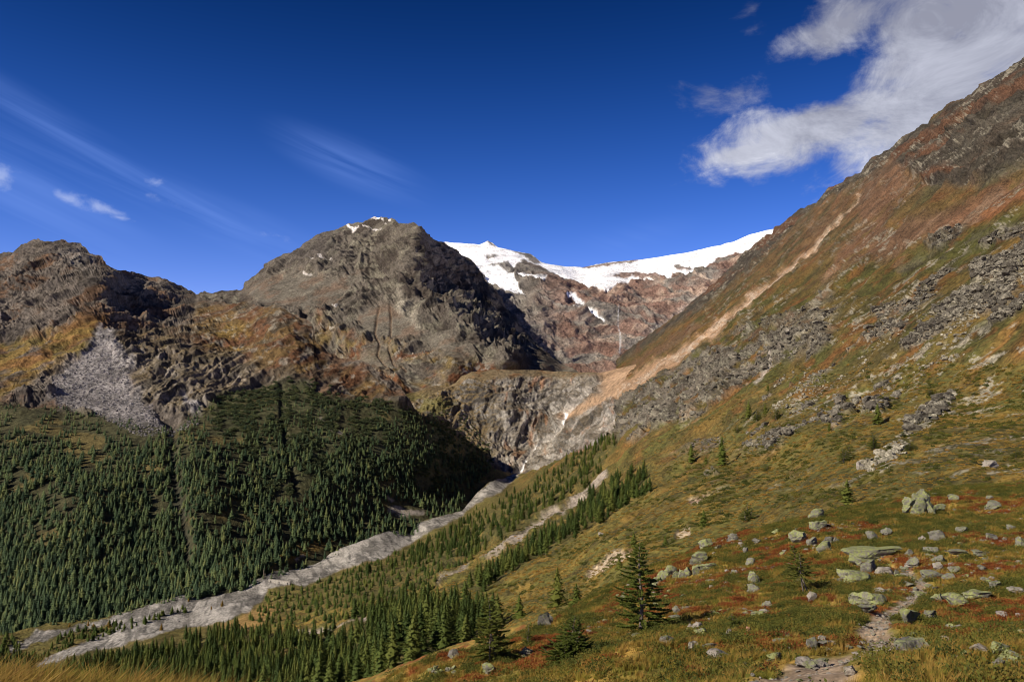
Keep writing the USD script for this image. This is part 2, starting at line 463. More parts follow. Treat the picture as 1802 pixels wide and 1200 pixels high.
# ---------------------------------------------------------------- central peak
C = Sheet([(320, 530), (360, 512), (375, 514), (420, 511), (428, 506), (442, 489), (457, 481), (474, 459), (495, 449), (521, 444), (532, 431), (555, 417), (580, 407), (600, 399), (617, 396), (640, 395), (650, 389), (659, 384), (677, 384), (687, 389), (696, 390), (702, 395), (730, 396), (741, 401), (756, 412), (771, 425), (794, 437), (806, 445), (824, 455), (842, 475), (857, 500), (872, 512), (890, 540), (915, 575), (950, 610), (985, 638), (1015, 652), (1030, 664)],
          [(320, 600), (500, 660), (700, 745), (860, 700), (1030, 690)], [
    (320, 530, 4100), (360, 512, 4150), (420, 511, 4150), (442, 489, 4150), (500, 447, 4250), (560, 415, 4300), (600, 399, 4300), (670, 384, 4250), (705, 395, 4100), (740, 401, 3900), (771, 425, 4150), (794, 437, 4250), (842, 475, 4350), (872, 512, 4250), (915, 575, 4000), (950, 610, 3700), (985, 638, 3350), (1015, 652, 3000), (1030, 664, 2900),
    (737, 425, 3750), (738, 460, 3550), (740, 500, 3380), (767, 530, 3230), (805, 541, 3120), (846, 567, 2980), (887, 605, 2820), (906, 620, 2760), (955, 646, 2780),
    (775, 470, 3900), (800, 500, 3900), (830, 530, 3800), (870, 560, 3700), (910, 600, 3450), (950, 632, 3100),
    (690, 430, 3850), (650, 450, 3850), (600, 440, 3950), (540, 470, 3900), (480, 500, 3850), (440, 525, 3750), (690, 480, 3500), (640, 500, 3550), (580, 510, 3550), (520, 535, 3500), (690, 530, 3250), (650, 545, 3250), (600, 560, 3250), (740, 560, 3030),
    (650, 590, 3000), (700, 600, 2930), (760, 590, 2900), (820, 600, 2800), (860, 630, 2680), (800, 640, 2630), (740, 650, 2680), (680, 650, 2750), (620, 630, 2870), (560, 600, 3080), (480, 580, 3250), (400, 560, 3550), (320, 600, 3600), (500, 660, 2900), (700, 740, 2450), (860, 700, 2720), (1030, 690, 2900), (930, 665, 2800)], step=1.6)
uv = wobble(C.uv, 6, 30, 13)
P = C.flat()
scree = np.maximum.reduce([area(uv, [(425, 515), (470, 490), (520, 478), (600, 490), (640, 480), (610, 520), (590, 545), (520, 545), (460, 535)], 8),
                           area(uv, [(625, 560), (650, 545), (665, 540), (700, 540), (735, 575), (742, 590), (700, 597), (660, 590), (640, 585)], 6),
                           area(uv, [(625, 640), (640, 605), (665, 600), (690, 610), (700, 650), (660, 648)], 6),
                           area(uv, [(740, 580), (800, 590), (830, 620), (820, 640), (780, 630), (745, 600)], 8)])
chute = stroke(C.uv, [(668, 540), (664, 560), (660, 585), (668, 605), (664, 625), (680, 645)], 1.6, 1.6) + stroke(C.uv, [(687, 540), (688, 565), (687, 590), (684, 615), (692, 640), (715, 655)], 1.6, 1.6)
rock = np.clip(1 - scree, 0, 1) * (1 - .95 * area(uv, [(740, 640), (860, 630), (930, 622), (990, 632), (1030, 650), (1040, 720), (700, 720)], 14))
warp = P + np.stack([fbm(P, 260, 3, seed=14) * 45] * 3, -1)
gul = np.stack([warp[:, 0] + warp[:, 1] * .35, warp[:, 2] * .3, warp[:, 1] * .2], -1)
diag = np.stack([warp[:, 0] * .3 + warp[:, 2] * .5, warp[:, 2] - warp[:, 0] * .45, warp[:, 1] * .25], -1)
r1, r2, r3 = ridged(warp, 230, 6, .6, 15), ridged(gul, 120, 5, .6, 16), ridged(diag, 60, 5, .6, 17)
crown = .4 + .6 * sstep(C.uv[:, 1] - np.interp(C.uv[:, 0], C.u, C.vt), 2, 40)
C.push(((r1 - .4) * 56 + (r2 - .4) * 42 + (r3 - .4) * 34) * (.12 + .88 * rock) * crown + fbm(P, 60, 3, seed=18) * 3 - chute * 7)
b = fbm(diag, 80, 5, .6, 19); b2 = fbm(P, 120, 5, .6, 20)
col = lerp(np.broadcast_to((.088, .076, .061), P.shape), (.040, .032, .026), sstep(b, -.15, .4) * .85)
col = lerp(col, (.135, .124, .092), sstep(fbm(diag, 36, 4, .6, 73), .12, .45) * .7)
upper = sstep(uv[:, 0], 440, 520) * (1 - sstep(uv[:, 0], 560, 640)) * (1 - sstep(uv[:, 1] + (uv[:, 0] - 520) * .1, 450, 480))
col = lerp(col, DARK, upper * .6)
col = lerp(col, (.112, .100, .078), scree * .75)
col = lerp(col, (.105, .072, .050), scree * sstep(b2, -.1, .4) * .8)
col = lerp(col, (.10, .06, .036), np.clip(chute, 0, 1) * .6)
low = area(uv, [(560, 560), (640, 600), (700, 600), (760, 615), (850, 640), (960, 645), (1010, 660), (960, 700), (700, 750), (560, 690)], 12)
lb = fbm(P, 70, 5, .6, 27)
lc = lerp(np.broadcast_to((.12, .092, .060), P.shape), (.12, .054, .027), sstep(lb, -.05, .4))
lc = lerp(lc, (.14, .10, .034), sstep(fbm(P, 90, 4, .6, 28), .1, .5) * .8)
lc = lerp(lc, (.22, .20, .165), sstep(fbm(P, 30, 4, .6, 29), .25, .55) * .8)
col = lerp(col, lc, low * sstep(fbm(P, 200, 4, .6, 30) + .35, 0, .5) * (1 - .8 * scree))
col = lerp(col, (.30, .27, .21), area(uv, [(700, 510), (730, 540), (745, 575), (735, 580), (700, 545)], 8) * .55)
snow = np.maximum.reduce([stroke(uv, [(614, 398), (622, 407), (632, 404)], [1.5, 2.2, .8], 1), stroke(uv, [(655, 386), (668, 385), (676, 390), (690, 394), (680, 398)], [1, 2.5, 1.6, 1.6, .5], 1.2) * sstep(fbm(P, 26, 3, .6, 33), -.25, .1),
                          stroke(uv, [(640, 402), (656, 404), (672, 400)], [.5, .8, .4], 1) * .8, stroke(uv, [(566, 459), (582, 457)], [1.5, 2], 1) * .8, stroke(uv, [(550, 463), (556, 461)], [1.3, 1.5], 1) * .8, stroke(uv, [(536, 483), (548, 486)], [1.4, 1.6], 1) * .7, stroke(uv, [(588, 541), (593, 546)], [3, 3.5], 1) * .7, stroke(uv, [(585, 534), (585, 537)], [1.4, 1.4], 1) * .7])
col = lerp(col, (.70, .66, .62), snow * (.55 + .45 * (C.uv[:, 1] < 415)))
C.finish()
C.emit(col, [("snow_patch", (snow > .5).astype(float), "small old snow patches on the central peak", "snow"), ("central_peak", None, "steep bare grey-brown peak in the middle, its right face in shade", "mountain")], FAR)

# ---------------------------------------------------------------- cliff with the gorge below the hanging valley
F = Sheet([(680, 700), (730, 690), (790, 672), (830, 654), (870, 650), (930, 651), (1010, 655), (1060, 655), (1120, 640)],
          [(680, 800), (860, 870), (930, 870), (1000, 830), (1120, 800)], [
    (680, 700, 2450), (730, 690, 2550), (790, 672, 2620), (830, 654, 2600), (900, 650, 2580), (1010, 655, 2570), (1060, 655, 2520), (1120, 640, 2350), (830, 664, 2540), (900, 662, 2540), (1000, 664, 2540), (1050, 668, 2420),
    (760, 700, 2440), (830, 690, 2480), (900, 690, 2480), (980, 690, 2490), (1040, 700, 2280), (700, 740, 2300), (760, 750, 2330), (830, 740, 2400), (900, 740, 2390), (960, 745, 2400), (985, 725, 2430), (1030, 740, 2150), (1080, 740, 1880),
    (800, 790, 2220), (850, 800, 2250), (900, 800, 2260), (940, 795, 2290), (980, 790, 2180), (1040, 780, 1820), (700, 780, 2200), (870, 840, 2120), (920, 835, 2140), (960, 825, 2060), (1020, 810, 1830), (680, 800, 2150), (860, 870, 2020), (930, 870, 2020), (1120, 700, 1850), (1120, 800, 1550), (1000, 830, 1850)], step=1.5)
uv = wobble(F.uv, 5, 24, 23); P = F.flat()
shelf = sstep(-(uv[:, 1] - np.interp(uv[:, 0], [680, 790, 830, 1000, 1120], [712, 682, 666, 665, 652])), -6, 6)
talus = area(uv, [(1052, 640), (1120, 640), (1120, 705), (1075, 700), (1010, 735), (985, 735), (1020, 710), (1060, 690)], 9)
rock = (1 - shelf) * (1 - talus)
warp = P + np.stack([fbm(P, 140, 3, seed=34) * 26] * 3, -1)
gul = np.stack([warp[:, 0], warp[:, 2] * .22, warp[:, 1] * .3], -1)
strat = np.stack([warp[:, 0] * .22, warp[:, 2] - warp[:, 0] * .22, warp[:, 1] * .2], -1)
low_half = sstep(uv[:, 1], 700, 725)
stream = stroke(F.uv, [(1068, 660), (1052, 672), (1035, 690), (1010, 712), (994, 730), (990, 750), (975, 765), (955, 778), (938, 792), (928, 808), (918, 822), (905, 834)], [2, 3, 3, 3, 4, 4, 3, 4, 4, 3, 3, 4], 3)
F.push((ridged(warp, 130, 6, .6, 35) - .4) * 20 * rock + (ridged(gul, 46, 5, .6, 36) - .4) * 17 * rock * (.35 + .65 * low_half) + (ridged(strat, 26, 5, .62, 37) - .4) * 17 * rock * (1.1 - .7 * low_half) + (ridged(gul, 17, 4, .6, 46) - .4) * 6 * rock + fbm(P, 50, 3, seed=38) * 2 - stream * 8)
b, b2 = fbm(strat, 50, 5, .6, 39), fbm(gul, 40, 5, .6, 40)
col = lerp(np.broadcast_to((.195, .178, .155), P.shape), (.080, .071, .060), sstep(b, -.15, .4) * .85)
col = lerp(col, (.29, .27, .24), sstep(fbm(gul, 30, 5, .6, 45), -.3, .3) * low_half * sstep(uv[:, 0], 850, 900) * .75)
col = lerp(col, (.045, .040, .034), sstep(ridged(gul, 34, 4, .6, 47), .50, .68) * rock * .7)  # shade in the upright cracks, painted into the rock colour
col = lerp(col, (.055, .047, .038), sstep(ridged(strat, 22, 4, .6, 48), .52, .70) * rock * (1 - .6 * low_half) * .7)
col = lerp(col, (.23, .105, .05), sstep(b2, .2, .6) * .55 * sstep(uv[:, 0], 840, 900))
col = lerp(col, (.125, .085, .032), sstep(F.normals()[..., 2].reshape(-1), .5, .75) * (.75 - .5 * sstep(uv[:, 0], 830, 900)))
col = lerp(col, (.115, .085, .046), shelf * .85)
col = lerp(col, (.14, .070, .03), shelf * sstep(fbm(P, 60, 4, .6, 41), .1, .5) * .7)
col = lerp(col, (.29, .19, .115), talus * .9)
vegl = area(uv, [(680, 690), (730, 690), (790, 700), (830, 740), (860, 790), (870, 870), (680, 820)], 12) * sstep(fbm(P, 90, 4, .6, 42) + .2, 0, .45)
col = lerp(col, (.085, .075, .026), vegl * .85)
wat = stroke(F.uv, [(1056, 672), (1046, 680)], 1.4, 1) + stroke(F.uv, [(995, 724), (993, 735), (991, 746)], [1.6, 2.2, 1.6], 1.2) + stroke(F.uv, [(958, 776), (945, 788), (934, 800)], 1, 1) + stroke(F.uv, [(926, 812), (920, 822), (908, 832), (896, 842)], [1.4, 1.6, 2, 2.2], 1)
col = lerp(col, (.36, .33, .29), stream * .55 * rock)
col = lerp(col, (.72, .73, .74), np.clip(wat, 0, 1) * sstep(fbm(P, 12, 3, .6, 43), -.5, .1))
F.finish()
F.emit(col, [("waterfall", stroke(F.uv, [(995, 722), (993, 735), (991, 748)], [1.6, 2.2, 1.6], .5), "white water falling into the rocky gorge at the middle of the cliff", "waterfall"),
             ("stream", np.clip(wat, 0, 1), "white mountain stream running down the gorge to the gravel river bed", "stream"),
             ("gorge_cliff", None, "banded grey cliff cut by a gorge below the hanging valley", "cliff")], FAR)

# ---------------------------------------------------------------- left mountain, knoll and forest slope
L_EDGE = [(-150, 1140), (-60, 1122), (0, 1118), (60, 1104), (83, 1096), (187, 1086), (312, 1048), (387, 1023), (458, 1017), (517, 989), (596, 966), (675, 937), (750, 914), (814, 898), (840, 866), (862, 847), (905, 834)]
L = Sheet([(-150, 530), (-60, 480), (0, 447), (21, 442), (34, 431), (48, 424), (60, 419), (70, 423), (77, 427), (90, 426), (109, 421), (120, 426), (141, 429), (154, 440), (176, 456), (199, 470), (229, 480), (255, 487), (296, 494), (319, 504), (339, 514), (352, 523), (400, 534), (437, 530), (456, 540), (490, 538), (524, 555), (550, 572), (557, 600), (595, 627), (625, 636), (659, 651), (685, 662), (707, 681), (715, 705), (740, 731), (775, 735), (812, 762), (835, 792), (870, 826), (905, 832)],
          [(u_, v_ + 26) for u_, v_ in L_EDGE], [
    (-150, 530, 2150), (-150, 650, 1620), (-150, 740, 1380), (-150, 900, 1120), (-150, 1160, 910), (-60, 480, 2300), (0, 447, 2350), (60, 419, 2400), (120, 426, 2400), (176, 456, 2330), (229, 480, 2420), (296, 494, 2500), (339, 514, 2500), (400, 534, 2300), (437, 530, 2200), (490, 538, 1980), (524, 555, 1930), (550, 572, 1880), (595, 627, 1800), (659, 651, 1760), (707, 681, 1740), (740, 731, 1700), (775, 735, 1760), (835, 792, 1850), (905, 832, 1900),
    (190, 490, 2080), (188, 530, 1930), (205, 558, 1870), (240, 520, 2250), (300, 530, 2330), (330, 555, 2150), (270, 560, 2060), (350, 580, 1960), (130, 470, 2200), (60, 480, 2150), (-20, 500, 2130), (100, 540, 1900), (20, 560, 1900), (-60, 560, 1900), (150, 590, 1760), (60, 620, 1690), (0, 650, 1620), (-60, 650, 1620), (220, 590, 1790), (190, 640, 1650), (260, 620, 1730), (310, 620, 1760), (340, 660, 1640), (300, 690, 1560),
    (200, 700, 1500), (120, 690, 1510), (250, 720, 1450), (330, 725, 1470), (380, 620, 1820), (420, 560, 2030), (430, 600, 1890), (470, 570, 1880), (500, 600, 1790), (540, 610, 1790), (430, 650, 1720), (400, 690, 1590), (470, 690, 1610), (540, 660, 1700), (590, 690, 1660), (640, 700, 1680), (680, 715, 1660), (560, 730, 1550), (480, 730, 1500), (400, 730, 1470), (620, 740, 1580),
    (0, 720, 1400), (100, 740, 1380), (-60, 740, 1380), (330, 760, 1360), (480, 770, 1420), (600, 780, 1470), (700, 770, 1580), (760, 790, 1640), (830, 820, 1760), (860, 845, 1740),
    (0, 900, 1120), (-60, 900, 1120), (150, 900, 1110), (305, 900, 1170), (330, 900, 1150), (0, 1110, 945), (-60, 1140, 930), (187, 1086, 960), (312, 1048, 1010), (458, 1017, 1060), (450, 890, 1230), (500, 850, 1300), (596, 966, 1225), (600, 870, 1340), (700, 900, 1400), (675, 937, 1320), (750, 914, 1420), (700, 840, 1480), (780, 870, 1560), (814, 898, 1530), (840, 866, 1680)], step=1.7)
uv = wobble(L.uv, 7, 34, 53); P = L.flat()
forest = area(uv, [(-80, 705), (60, 712), (150, 728), (240, 745), (310, 752), (350, 725), (380, 700), (470, 675), (540, 670), (560, 690), (640, 700), (700, 715), (760, 735), (850, 790), (905, 840), (905, 900), (760, 960), (600, 1010), (450, 1060), (200, 1150), (-80, 1200)], 10)
fan = area(wobble(L.uv, 20, 60, 74), [(178, 585), (200, 582), (212, 610), (225, 650), (245, 690), (272, 725), (312, 750), (240, 750), (150, 728), (95, 714), (72, 694), (90, 668), (125, 640), (155, 615)], 8)
ochre = area(uv, [(-80, 605), (20, 600), (80, 595), (150, 560), (190, 545), (185, 575), (150, 620), (90, 650), (0, 705), (-80, 720)], 8)
kn = area(uv, [(340, 535), (440, 530), (500, 540), (560, 575), (580, 640), (660, 660), (705, 700), (640, 705), (540, 665), (460, 660), (420, 640), (340, 620), (330, 590)], 10)
rock = np.clip(1 - forest - .8 * fan - .45 * ochre - .5 * kn, .04, 1)
gully = stroke(L.uv, [(305, 745), (302, 800), (308, 860), (318, 920), (322, 980)], [3, 6, 9, 11, 10], 14) + stroke(L.uv, [(495, 680), (498, 740), (505, 800), (520, 860)], [1, 2, 2, 2], 8)
brook = stroke(L.uv, [(345, 520), (338, 560), (335, 600), (332, 640), (330, 680), (330, 720)], [3, 5, 5, 5, 4, 3], 5)
warp = P + np.stack([fbm(P, 200, 3, seed=54) * 36] * 3, -1)
diag = np.stack([warp[:, 0] * .4 + warp[:, 2] * .4, (warp[:, 2] + warp[:, 0] * -.5), warp[:, 1] * .3], -1)
gul = np.stack([warp[:, 0], warp[:, 2] * .25, warp[:, 1] * .25], -1)
cl = area(uv, [(180, 590), (260, 590), (340, 600), (470, 640), (520, 665), (420, 705), (330, 740), (240, 700)], 10)
crown = .45 + .55 * sstep(L.uv[:, 1] - np.interp(L.uv[:, 0], L.u, L.vt), 2, 40)
L.push(((ridged(warp, 150, 6, .66, 55) - .4) * 34 + (ridged(diag, 60, 5, .64, 56) - .4) * 20) * rock * crown * (1 - .5 * cl) + (ridged(gul, 60, 5, .62, 57) - .4) * 20 * cl + (ridged(gul, 20, 4, .6, 70) - .4) * 7 * cl + (ridged(P, 60, 4, .55, 58) - .4) * 9 * kn + fbm(P, 90, 4, seed=59) * 5 - gully * 10 - brook * 2)
b, b2, b3 = fbm(diag, 60, 5, .6, 63), fbm(P, 90, 5, .6, 64), fbm(P, 26, 4, .6, 65)
nz = L.normals()[..., 2].reshape(-1)
col = lerp(np.broadcast_to((.095, .080, .066), P.shape), (.05, .043, .037), sstep(b2, -.1, .5) * .8)
col = lerp(col, (.115, .058, .026), sstep(b, .0, .4) * sstep(nz, .35, .6) * .6)
col = lerp(col, (.15, .135, .12), area(uv, [(100, 440), (150, 435), (180, 462), (160, 490), (120, 470)], 10) * .6)
oc = lerp(np.broadcast_to((.155, .100, .026), P.shape), (.095, .075, .022), sstep(b2, -.1, .4) * .8)
oc = lerp(oc, (.13, .060, .024), sstep(b, .05, .45) * .7)
col = lerp(col, oc, ochre * .9 * sstep(fbm(diag, 50, 5, .65, 68), -.55, -.1))
kc = lerp(np.broadcast_to((.105, .066, .025), P.shape), (.088, .040, .020), sstep(b, -.15, .3) * .9)
kc = lerp(kc, (.050, .042, .030), sstep(fbm(diag, 34, 5, .65, 67), .02, .3) * .75)
kc = lerp(kc, (.165, .108, .027), sstep(b2, -.35, .15) * area(uv, [(350, 590), (380, 565), (430, 570), (450, 600), (420, 620), (370, 615)], 14) * .7)
kc = lerp(kc, (.22, .20, .16), sstep(b3, .2, .5) * .6)
col = lerp(col, kc, np.maximum(kn, area(uv, [(220, 570), (340, 585), (350, 610), (260, 615)], 8) * .8) * .92)
cc = lerp(np.broadcast_to((.17, .150, .125), P.shape), (.085, .070, .05), sstep(fbm(gul, 40, 5, .6, 66), -.1, .4))
cc = lerp(cc, (.11, .080, .03), sstep(nz, .55, .8) * .5)
cc = lerp(cc, (.040, .035, .028), sstep(ridged(gul, 40, 4, .6, 69), .48, .66) * .75)  # crack lines darkened in the cliff colour, standing in for their shade
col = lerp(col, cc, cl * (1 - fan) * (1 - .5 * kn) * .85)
fc = lerp(np.broadcast_to((.235, .218, .208), P.shape), (.15, .138, .13), sstep(b3, -.2, .3))
col = lerp(col, fc, np.maximum(fan, stroke(uv, [(327, 700), (330, 718), (345, 725)], [4, 9, 12], 6)))
fl = lerp(np.broadcast_to((.045, .044, .020), P.shape), (.11, .085, .030), sstep(b2, .15, .5) * .8)
fl = lerp(fl, (.055, .058, .026), sstep(b3, -.5, .2) * area(uv, [(370, 705), (470, 672), (545, 665), (600, 690), (700, 712), (780, 745), (850, 800), (860, 840), (640, 840), (560, 860), (470, 880), (430, 800), (380, 760)], 14) * .8)
fl = lerp(fl, (.20, .13, .035), area(uv, [(460, 1010), (520, 985), (590, 950), (560, 935), (500, 970), (420, 1005), (300, 1050), (320, 1040)], 6) * .7)
col = lerp(col, fl, forest * .95)
col = lerp(col, (.028, .028, .020), np.clip(gully * 1.3, 0, 1) * .8 * forest)  # tree shade in the gully, put into the floor colour as near-black
for st, w in (([(520, 985), (535, 975)], 2), ([(690, 895), (720, 905), (745, 900)], 4), ([(565, 742), (585, 755), (605, 775)], 2.5), ([(680, 870), (690, 880)], 3)):
    col = lerp(col, (.27, .235, .20), stroke(uv, st, w, 3) * .8)
col = lerp(col, (.15, .12, .09), np.clip(brook, 0, 1) * .15)
L.finish()
L_forest = forest
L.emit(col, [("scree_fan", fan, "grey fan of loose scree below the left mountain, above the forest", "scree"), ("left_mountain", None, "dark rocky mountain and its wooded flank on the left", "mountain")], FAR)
# ---------------------------------------------------------------- valley floor and the long slope of the right-hand mountain
R_TOP = [(u_, v_) for u_, v_ in L_EDGE] + [(940, 827), (1000, 805), (1040, 790), (1060, 773), (1070, 745), (1078, 700), (1085, 632), (1100, 618), (1125, 601), (1162, 575), (1200, 549), (1234, 519), (1270, 487), (1300, 455), (1327, 431), (1346, 417), (1357, 411), (1365, 400), (1384, 385), (1402, 371), (1429, 360), (1444, 352), (1462, 333), (1477, 323), (1500, 310), (1522, 299), (1534, 281), (1556, 269), (1579, 250), (1605, 233), (1631, 216), (1642, 201), (1672, 181), (1714, 164), (1725, 152), (1755, 134), (1785, 115), (1802, 103), (1870, 60), (1960, 5)]
_px, _pz = [-250, -100, 0, 150, 300, 450, 600, 830, 1200], [-235, -195, -140, -45, 75, 200, 340, 585, 930]


def valley_side(u, v):
    """Distance at which the line of sight through (u, v) meets the valley's right flank."""
    X, Z = ray(u, v)
    d = np.linspace(60, 3600, 6000)
    h = Z * d - np.interp(X * d, _px, _pz)
    k = np.nonzero(h <= 0)[0]
    return float(d[k[0]]) if len(k) else 3600.0


ctrl = []
rt = np.array(R_TOP, float)
for u_ in (1092, 1150, 1220, 1300, 1380, 1460, 1540, 1620, 1700, 1780, 1860, 1950):
    top_ = float(np.interp(u_, rt[:, 0], rt[:, 1]))
    for k_ in range(7):
        v_ = top_ + 3 + (760 - top_) * k_ / 6
        d_ = valley_side(u_, v_)
        if v_ > 700:
            d_ *= 1 - .14 * (v_ - 700) / 60 * sstep(u_, 1200, 1500)
        ctrl.append((u_, v_, d_))
ctrl += [(-60, 1122, 925), (0, 1118, 900), (83, 1096, 940), (187, 1086, 950), (312, 1048, 1000), (458, 1017, 1048), (596, 966, 1210), (675, 937, 1300), (750, 914, 1400), (814, 898, 1510), (862, 847, 1700), (905, 834, 1850), (940, 827, 1750), (1000, 805, 1580), (1040, 790, 1480), (1062, 772, 1400), (1072, 740, 1600),
         (25, 1137, 860), (100, 1160, 800), (187, 1133, 850), (333, 1100, 905), (462, 1054, 985), (596, 1000, 1115), (731, 949, 1310), (825, 896, 1520), (900, 850, 1790),
         (700, 1000, 1010), (800, 960, 1060), (900, 890, 1250), (1000, 830, 1350), (1065, 836, 960), (1012, 889, 900), (937, 930, 830), (862, 979, 760), (787, 1020, 690), (640, 1050, 780), (560, 1080, 780),
         (700, 1080, 560), (600, 1100, 600), (500, 1120, 660), (400, 1130, 730), (300, 1140, 760), (600, 1180, 430), (300, 1195, 560), (150, 1170, 740), (-60, 1160, 800), (-60, 1230, 620), (300, 1260, 430), (100, 1230, 600),
         (900, 965, 690), (1000, 915, 730), (1100, 850, 760), (1150, 860, 570), (1090, 800, 1060), (1000, 965, 520), (1000, 1005, 430), (900, 1040, 440), (800, 1085, 420), (900, 1105, 240), (800, 1155, 240), (700, 1155, 290), (600, 1240, 280), (950, 1085, 220), (1000, 1055, 260), (1100, 1000, 260), (1150, 940, 360), (1250, 900, 350), (1200, 830, 590), (1300, 850, 430), (1300, 905, 320), (1400, 850, 340), (1400, 905, 225), (1500, 850, 240), (1600, 830, 210), (1700, 810, 205), (1800, 800, 205), (1870, 790, 200), (1500, 890, 185), (1650, 865, 170), (1802, 845, 165), (1870, 845, 160), (1960, 780, 195), (1960, 840, 155), (1960, 905, 140), (-150, 1165, 800), (-150, 1240, 610), (-150, 1140, 905),
         (1100, 1060, 190), (1300, 1000, 180), (1500, 960, 160), (1700, 920, 150), (1870, 910, 145), (900, 1170, 170), (750, 1230, 190)]
R_BOT = [(-150, 1235), (-60, 1240), (300, 1270), (600, 1260), (800, 1230), (900, 1180), (1100, 1070), (1300, 1005), (1500, 955), (1700, 915), (1870, 905), (1960, 895)]
SPLIT = 1085.0


def right_side(R):
    """Roughens and colours one of the two sheets: (colour, masks)."""
    uv = wobble(R.uv, 7, 36, 73); P = R.flat(); dep = R.depth
    uvf = R.uv
    bed = np.maximum.reduce([area(wobble(R.uv, 4, 30, 71), [(312, 1046), (387, 1022), (458, 1014), (517, 987), (596, 964), (675, 935), (750, 913), (814, 897), (840, 866), (862, 847), (905, 828), (915, 836), (900, 849), (870, 870), (825, 896), (780, 926), (731, 949), (675, 982), (596, 1002), (540, 1030), (490, 1030), (472, 1036), (460, 1058), (438, 1075), (372, 1099), (314, 1104), (256, 1124), (207, 1137), (136, 1150), (83, 1168), (50, 1176), (80, 1158), (120, 1138), (165, 1118), (200, 1106), (190, 1098), (165, 1104), (150, 1100), (231, 1074)], 2.5),
                             stroke(uv, [(20, 1140), (70, 1118), (130, 1108), (190, 1092), (260, 1070)], [7, 8, 4, 5, 6], 2.5)])
    island = area(uv, [(75, 1152), (100, 1120), (150, 1106), (195, 1100), (198, 1106), (160, 1120), (115, 1138)], 3)
    bed = np.clip(bed - island, 0, 1)
    chute = np.maximum(stroke(uv, [(1066, 834), (1040, 862), (1012, 889), (975, 908), (937, 930), (900, 955), (862, 979), (830, 997), (787, 1020), (770, 1030)], [4, 3, 4, 4.5, 5.5, 4.5, 4, 2.5, 2, 1], 3),
                       stroke(uv, [(640, 1092), (600, 1100), (560, 1108), (520, 1112)], [3, 4, 4, 2], 3))
    dirt = stroke(uv, [(407, 1108), (430, 1100), (460, 1096)], [4, 8, 4], 6) + area(uv, [(380, 1108), (425, 1082), (470, 1062), (490, 1072), (450, 1098), (420, 1112)], 5)
    # scree of the right-hand mountain
    gulch = stroke(uv, [(1516, 345), (1490, 375), (1455, 412), (1420, 440), (1380, 475), (1340, 510), (1300, 542), (1262, 575), (1235, 600), (1190, 628), (1140, 655), (1090, 690), (1060, 715)], [1, 3, 4, 3.5, 4, 5, 6, 9, 9, 11, 12, 12, 7], 4)
    tan = np.maximum.reduce([area(uv, [(1530, 300), (1580, 275), (1610, 290), (1600, 330), (1570, 360), (1560, 400), (1640, 380), (1720, 345), (1802, 290), (1870, 250), (1870, 330), (1802, 362), (1720, 395), (1640, 425), (1560, 455), (1500, 470), (1460, 500), (1420, 520), (1440, 480), (1480, 430), (1515, 390), (1505, 360)], 16),
                             area(uv, [(1100, 645), (1180, 590), (1240, 560), (1250, 570), (1210, 600), (1140, 640), (1100, 665)], 7) * .8, stroke(uv, [(1390, 470), (1420, 430), (1460, 390), (1490, 360)], [2, 9, 8, 3], 6) * .7])
    orange = area(uv, [(1720, 372), (1780, 340), (1870, 295), (1870, 335), (1802, 352), (1740, 385)], 8)
    crag = area(uv, [(1300, 440), (1402, 360), (1500, 300), (1580, 240), (1700, 165), (1870, 40), (1870, 250), (1802, 285), (1740, 318), (1690, 335), (1640, 330), (1600, 300), (1570, 285), (1520, 320), (1460, 350), (1400, 400), (1330, 470), (1230, 545), (1130, 615), (1090, 640), (1085, 620), (1180, 560)], 10)
    qn = np.stack([uvf[:, 0] * .5 - uvf[:, 1] * .3, uvf[:, 1] + uvf[:, 0] * .42, np.zeros(len(uvf))], -1)
    on = fbm(P * np.float32([1, .6, 1]), 90, 5, .6, 74)
    band = np.maximum.reduce([area(uv, [(1060, 700), (1110, 672), (1180, 650), (1250, 612), (1320, 600), (1420, 570), (1470, 580), (1440, 610), (1370, 640), (1330, 675), (1290, 690), (1240, 730), (1180, 755), (1120, 775), (1085, 775), (1068, 745)], 12),
                              area(uv, [(1240, 592), (1330, 570), (1440, 545), (1480, 540), (1470, 556), (1400, 575), (1300, 592)], 8) * .8,
                              area(uv, [(1700, 470), (1730, 430), (1770, 400), (1870, 360), (1870, 440), (1802, 480), (1760, 500), (1720, 490)], 9), area(uv, [(1520, 540), (1560, 520), (1620, 510), (1660, 520), (1600, 550), (1540, 560)], 8) * .7,
                              area(uv, [(1640, 550), (1700, 510), (1802, 490), (1802, 510), (1740, 540), (1680, 570)], 10) * .55, area(uv, [(1525, 575), (1570, 560), (1600, 575), (1560, 600), (1525, 600)], 8) * .8, area(uv, [(1530, 690), (1550, 670), (1580, 672), (1580, 700), (1550, 725), (1520, 730)], 6) * .95, area(uv, [(1462, 760), (1472, 705), (1485, 698), (1492, 720), (1480, 755)], 4),
                              area(uv, [(1595, 745), (1640, 715), (1680, 690), (1680, 705), (1640, 740), (1600, 760)], 6) * .8, area(uv, [(1232, 855), (1240, 830), (1262, 825), (1275, 845), (1255, 858)], 3), area(uv, [(1630, 430), (1660, 405), (1700, 395), (1690, 415), (1650, 435)], 6) * .8])
    bank = area(wobble(R.uv, 3, 20, 77), [(1028, 1018), (1036, 1000), (1075, 972), (1108, 962), (1118, 968), (1095, 988), (1060, 1002), (1036, 1016)], 2) + area(uv, [(1195, 935), (1208, 925), (1215, 930), (1205, 945), (1190, 948)], 2) + area(uv, [(1205, 878), (1230, 868), (1255, 868), (1240, 878), (1212, 885)], 3)
    speck = sstep(fbm(P, 16, 5, .7, 78), .28, .42) * sstep(on, -.15, .25) * (1 - sstep(uvf[:, 1], 830, 900))
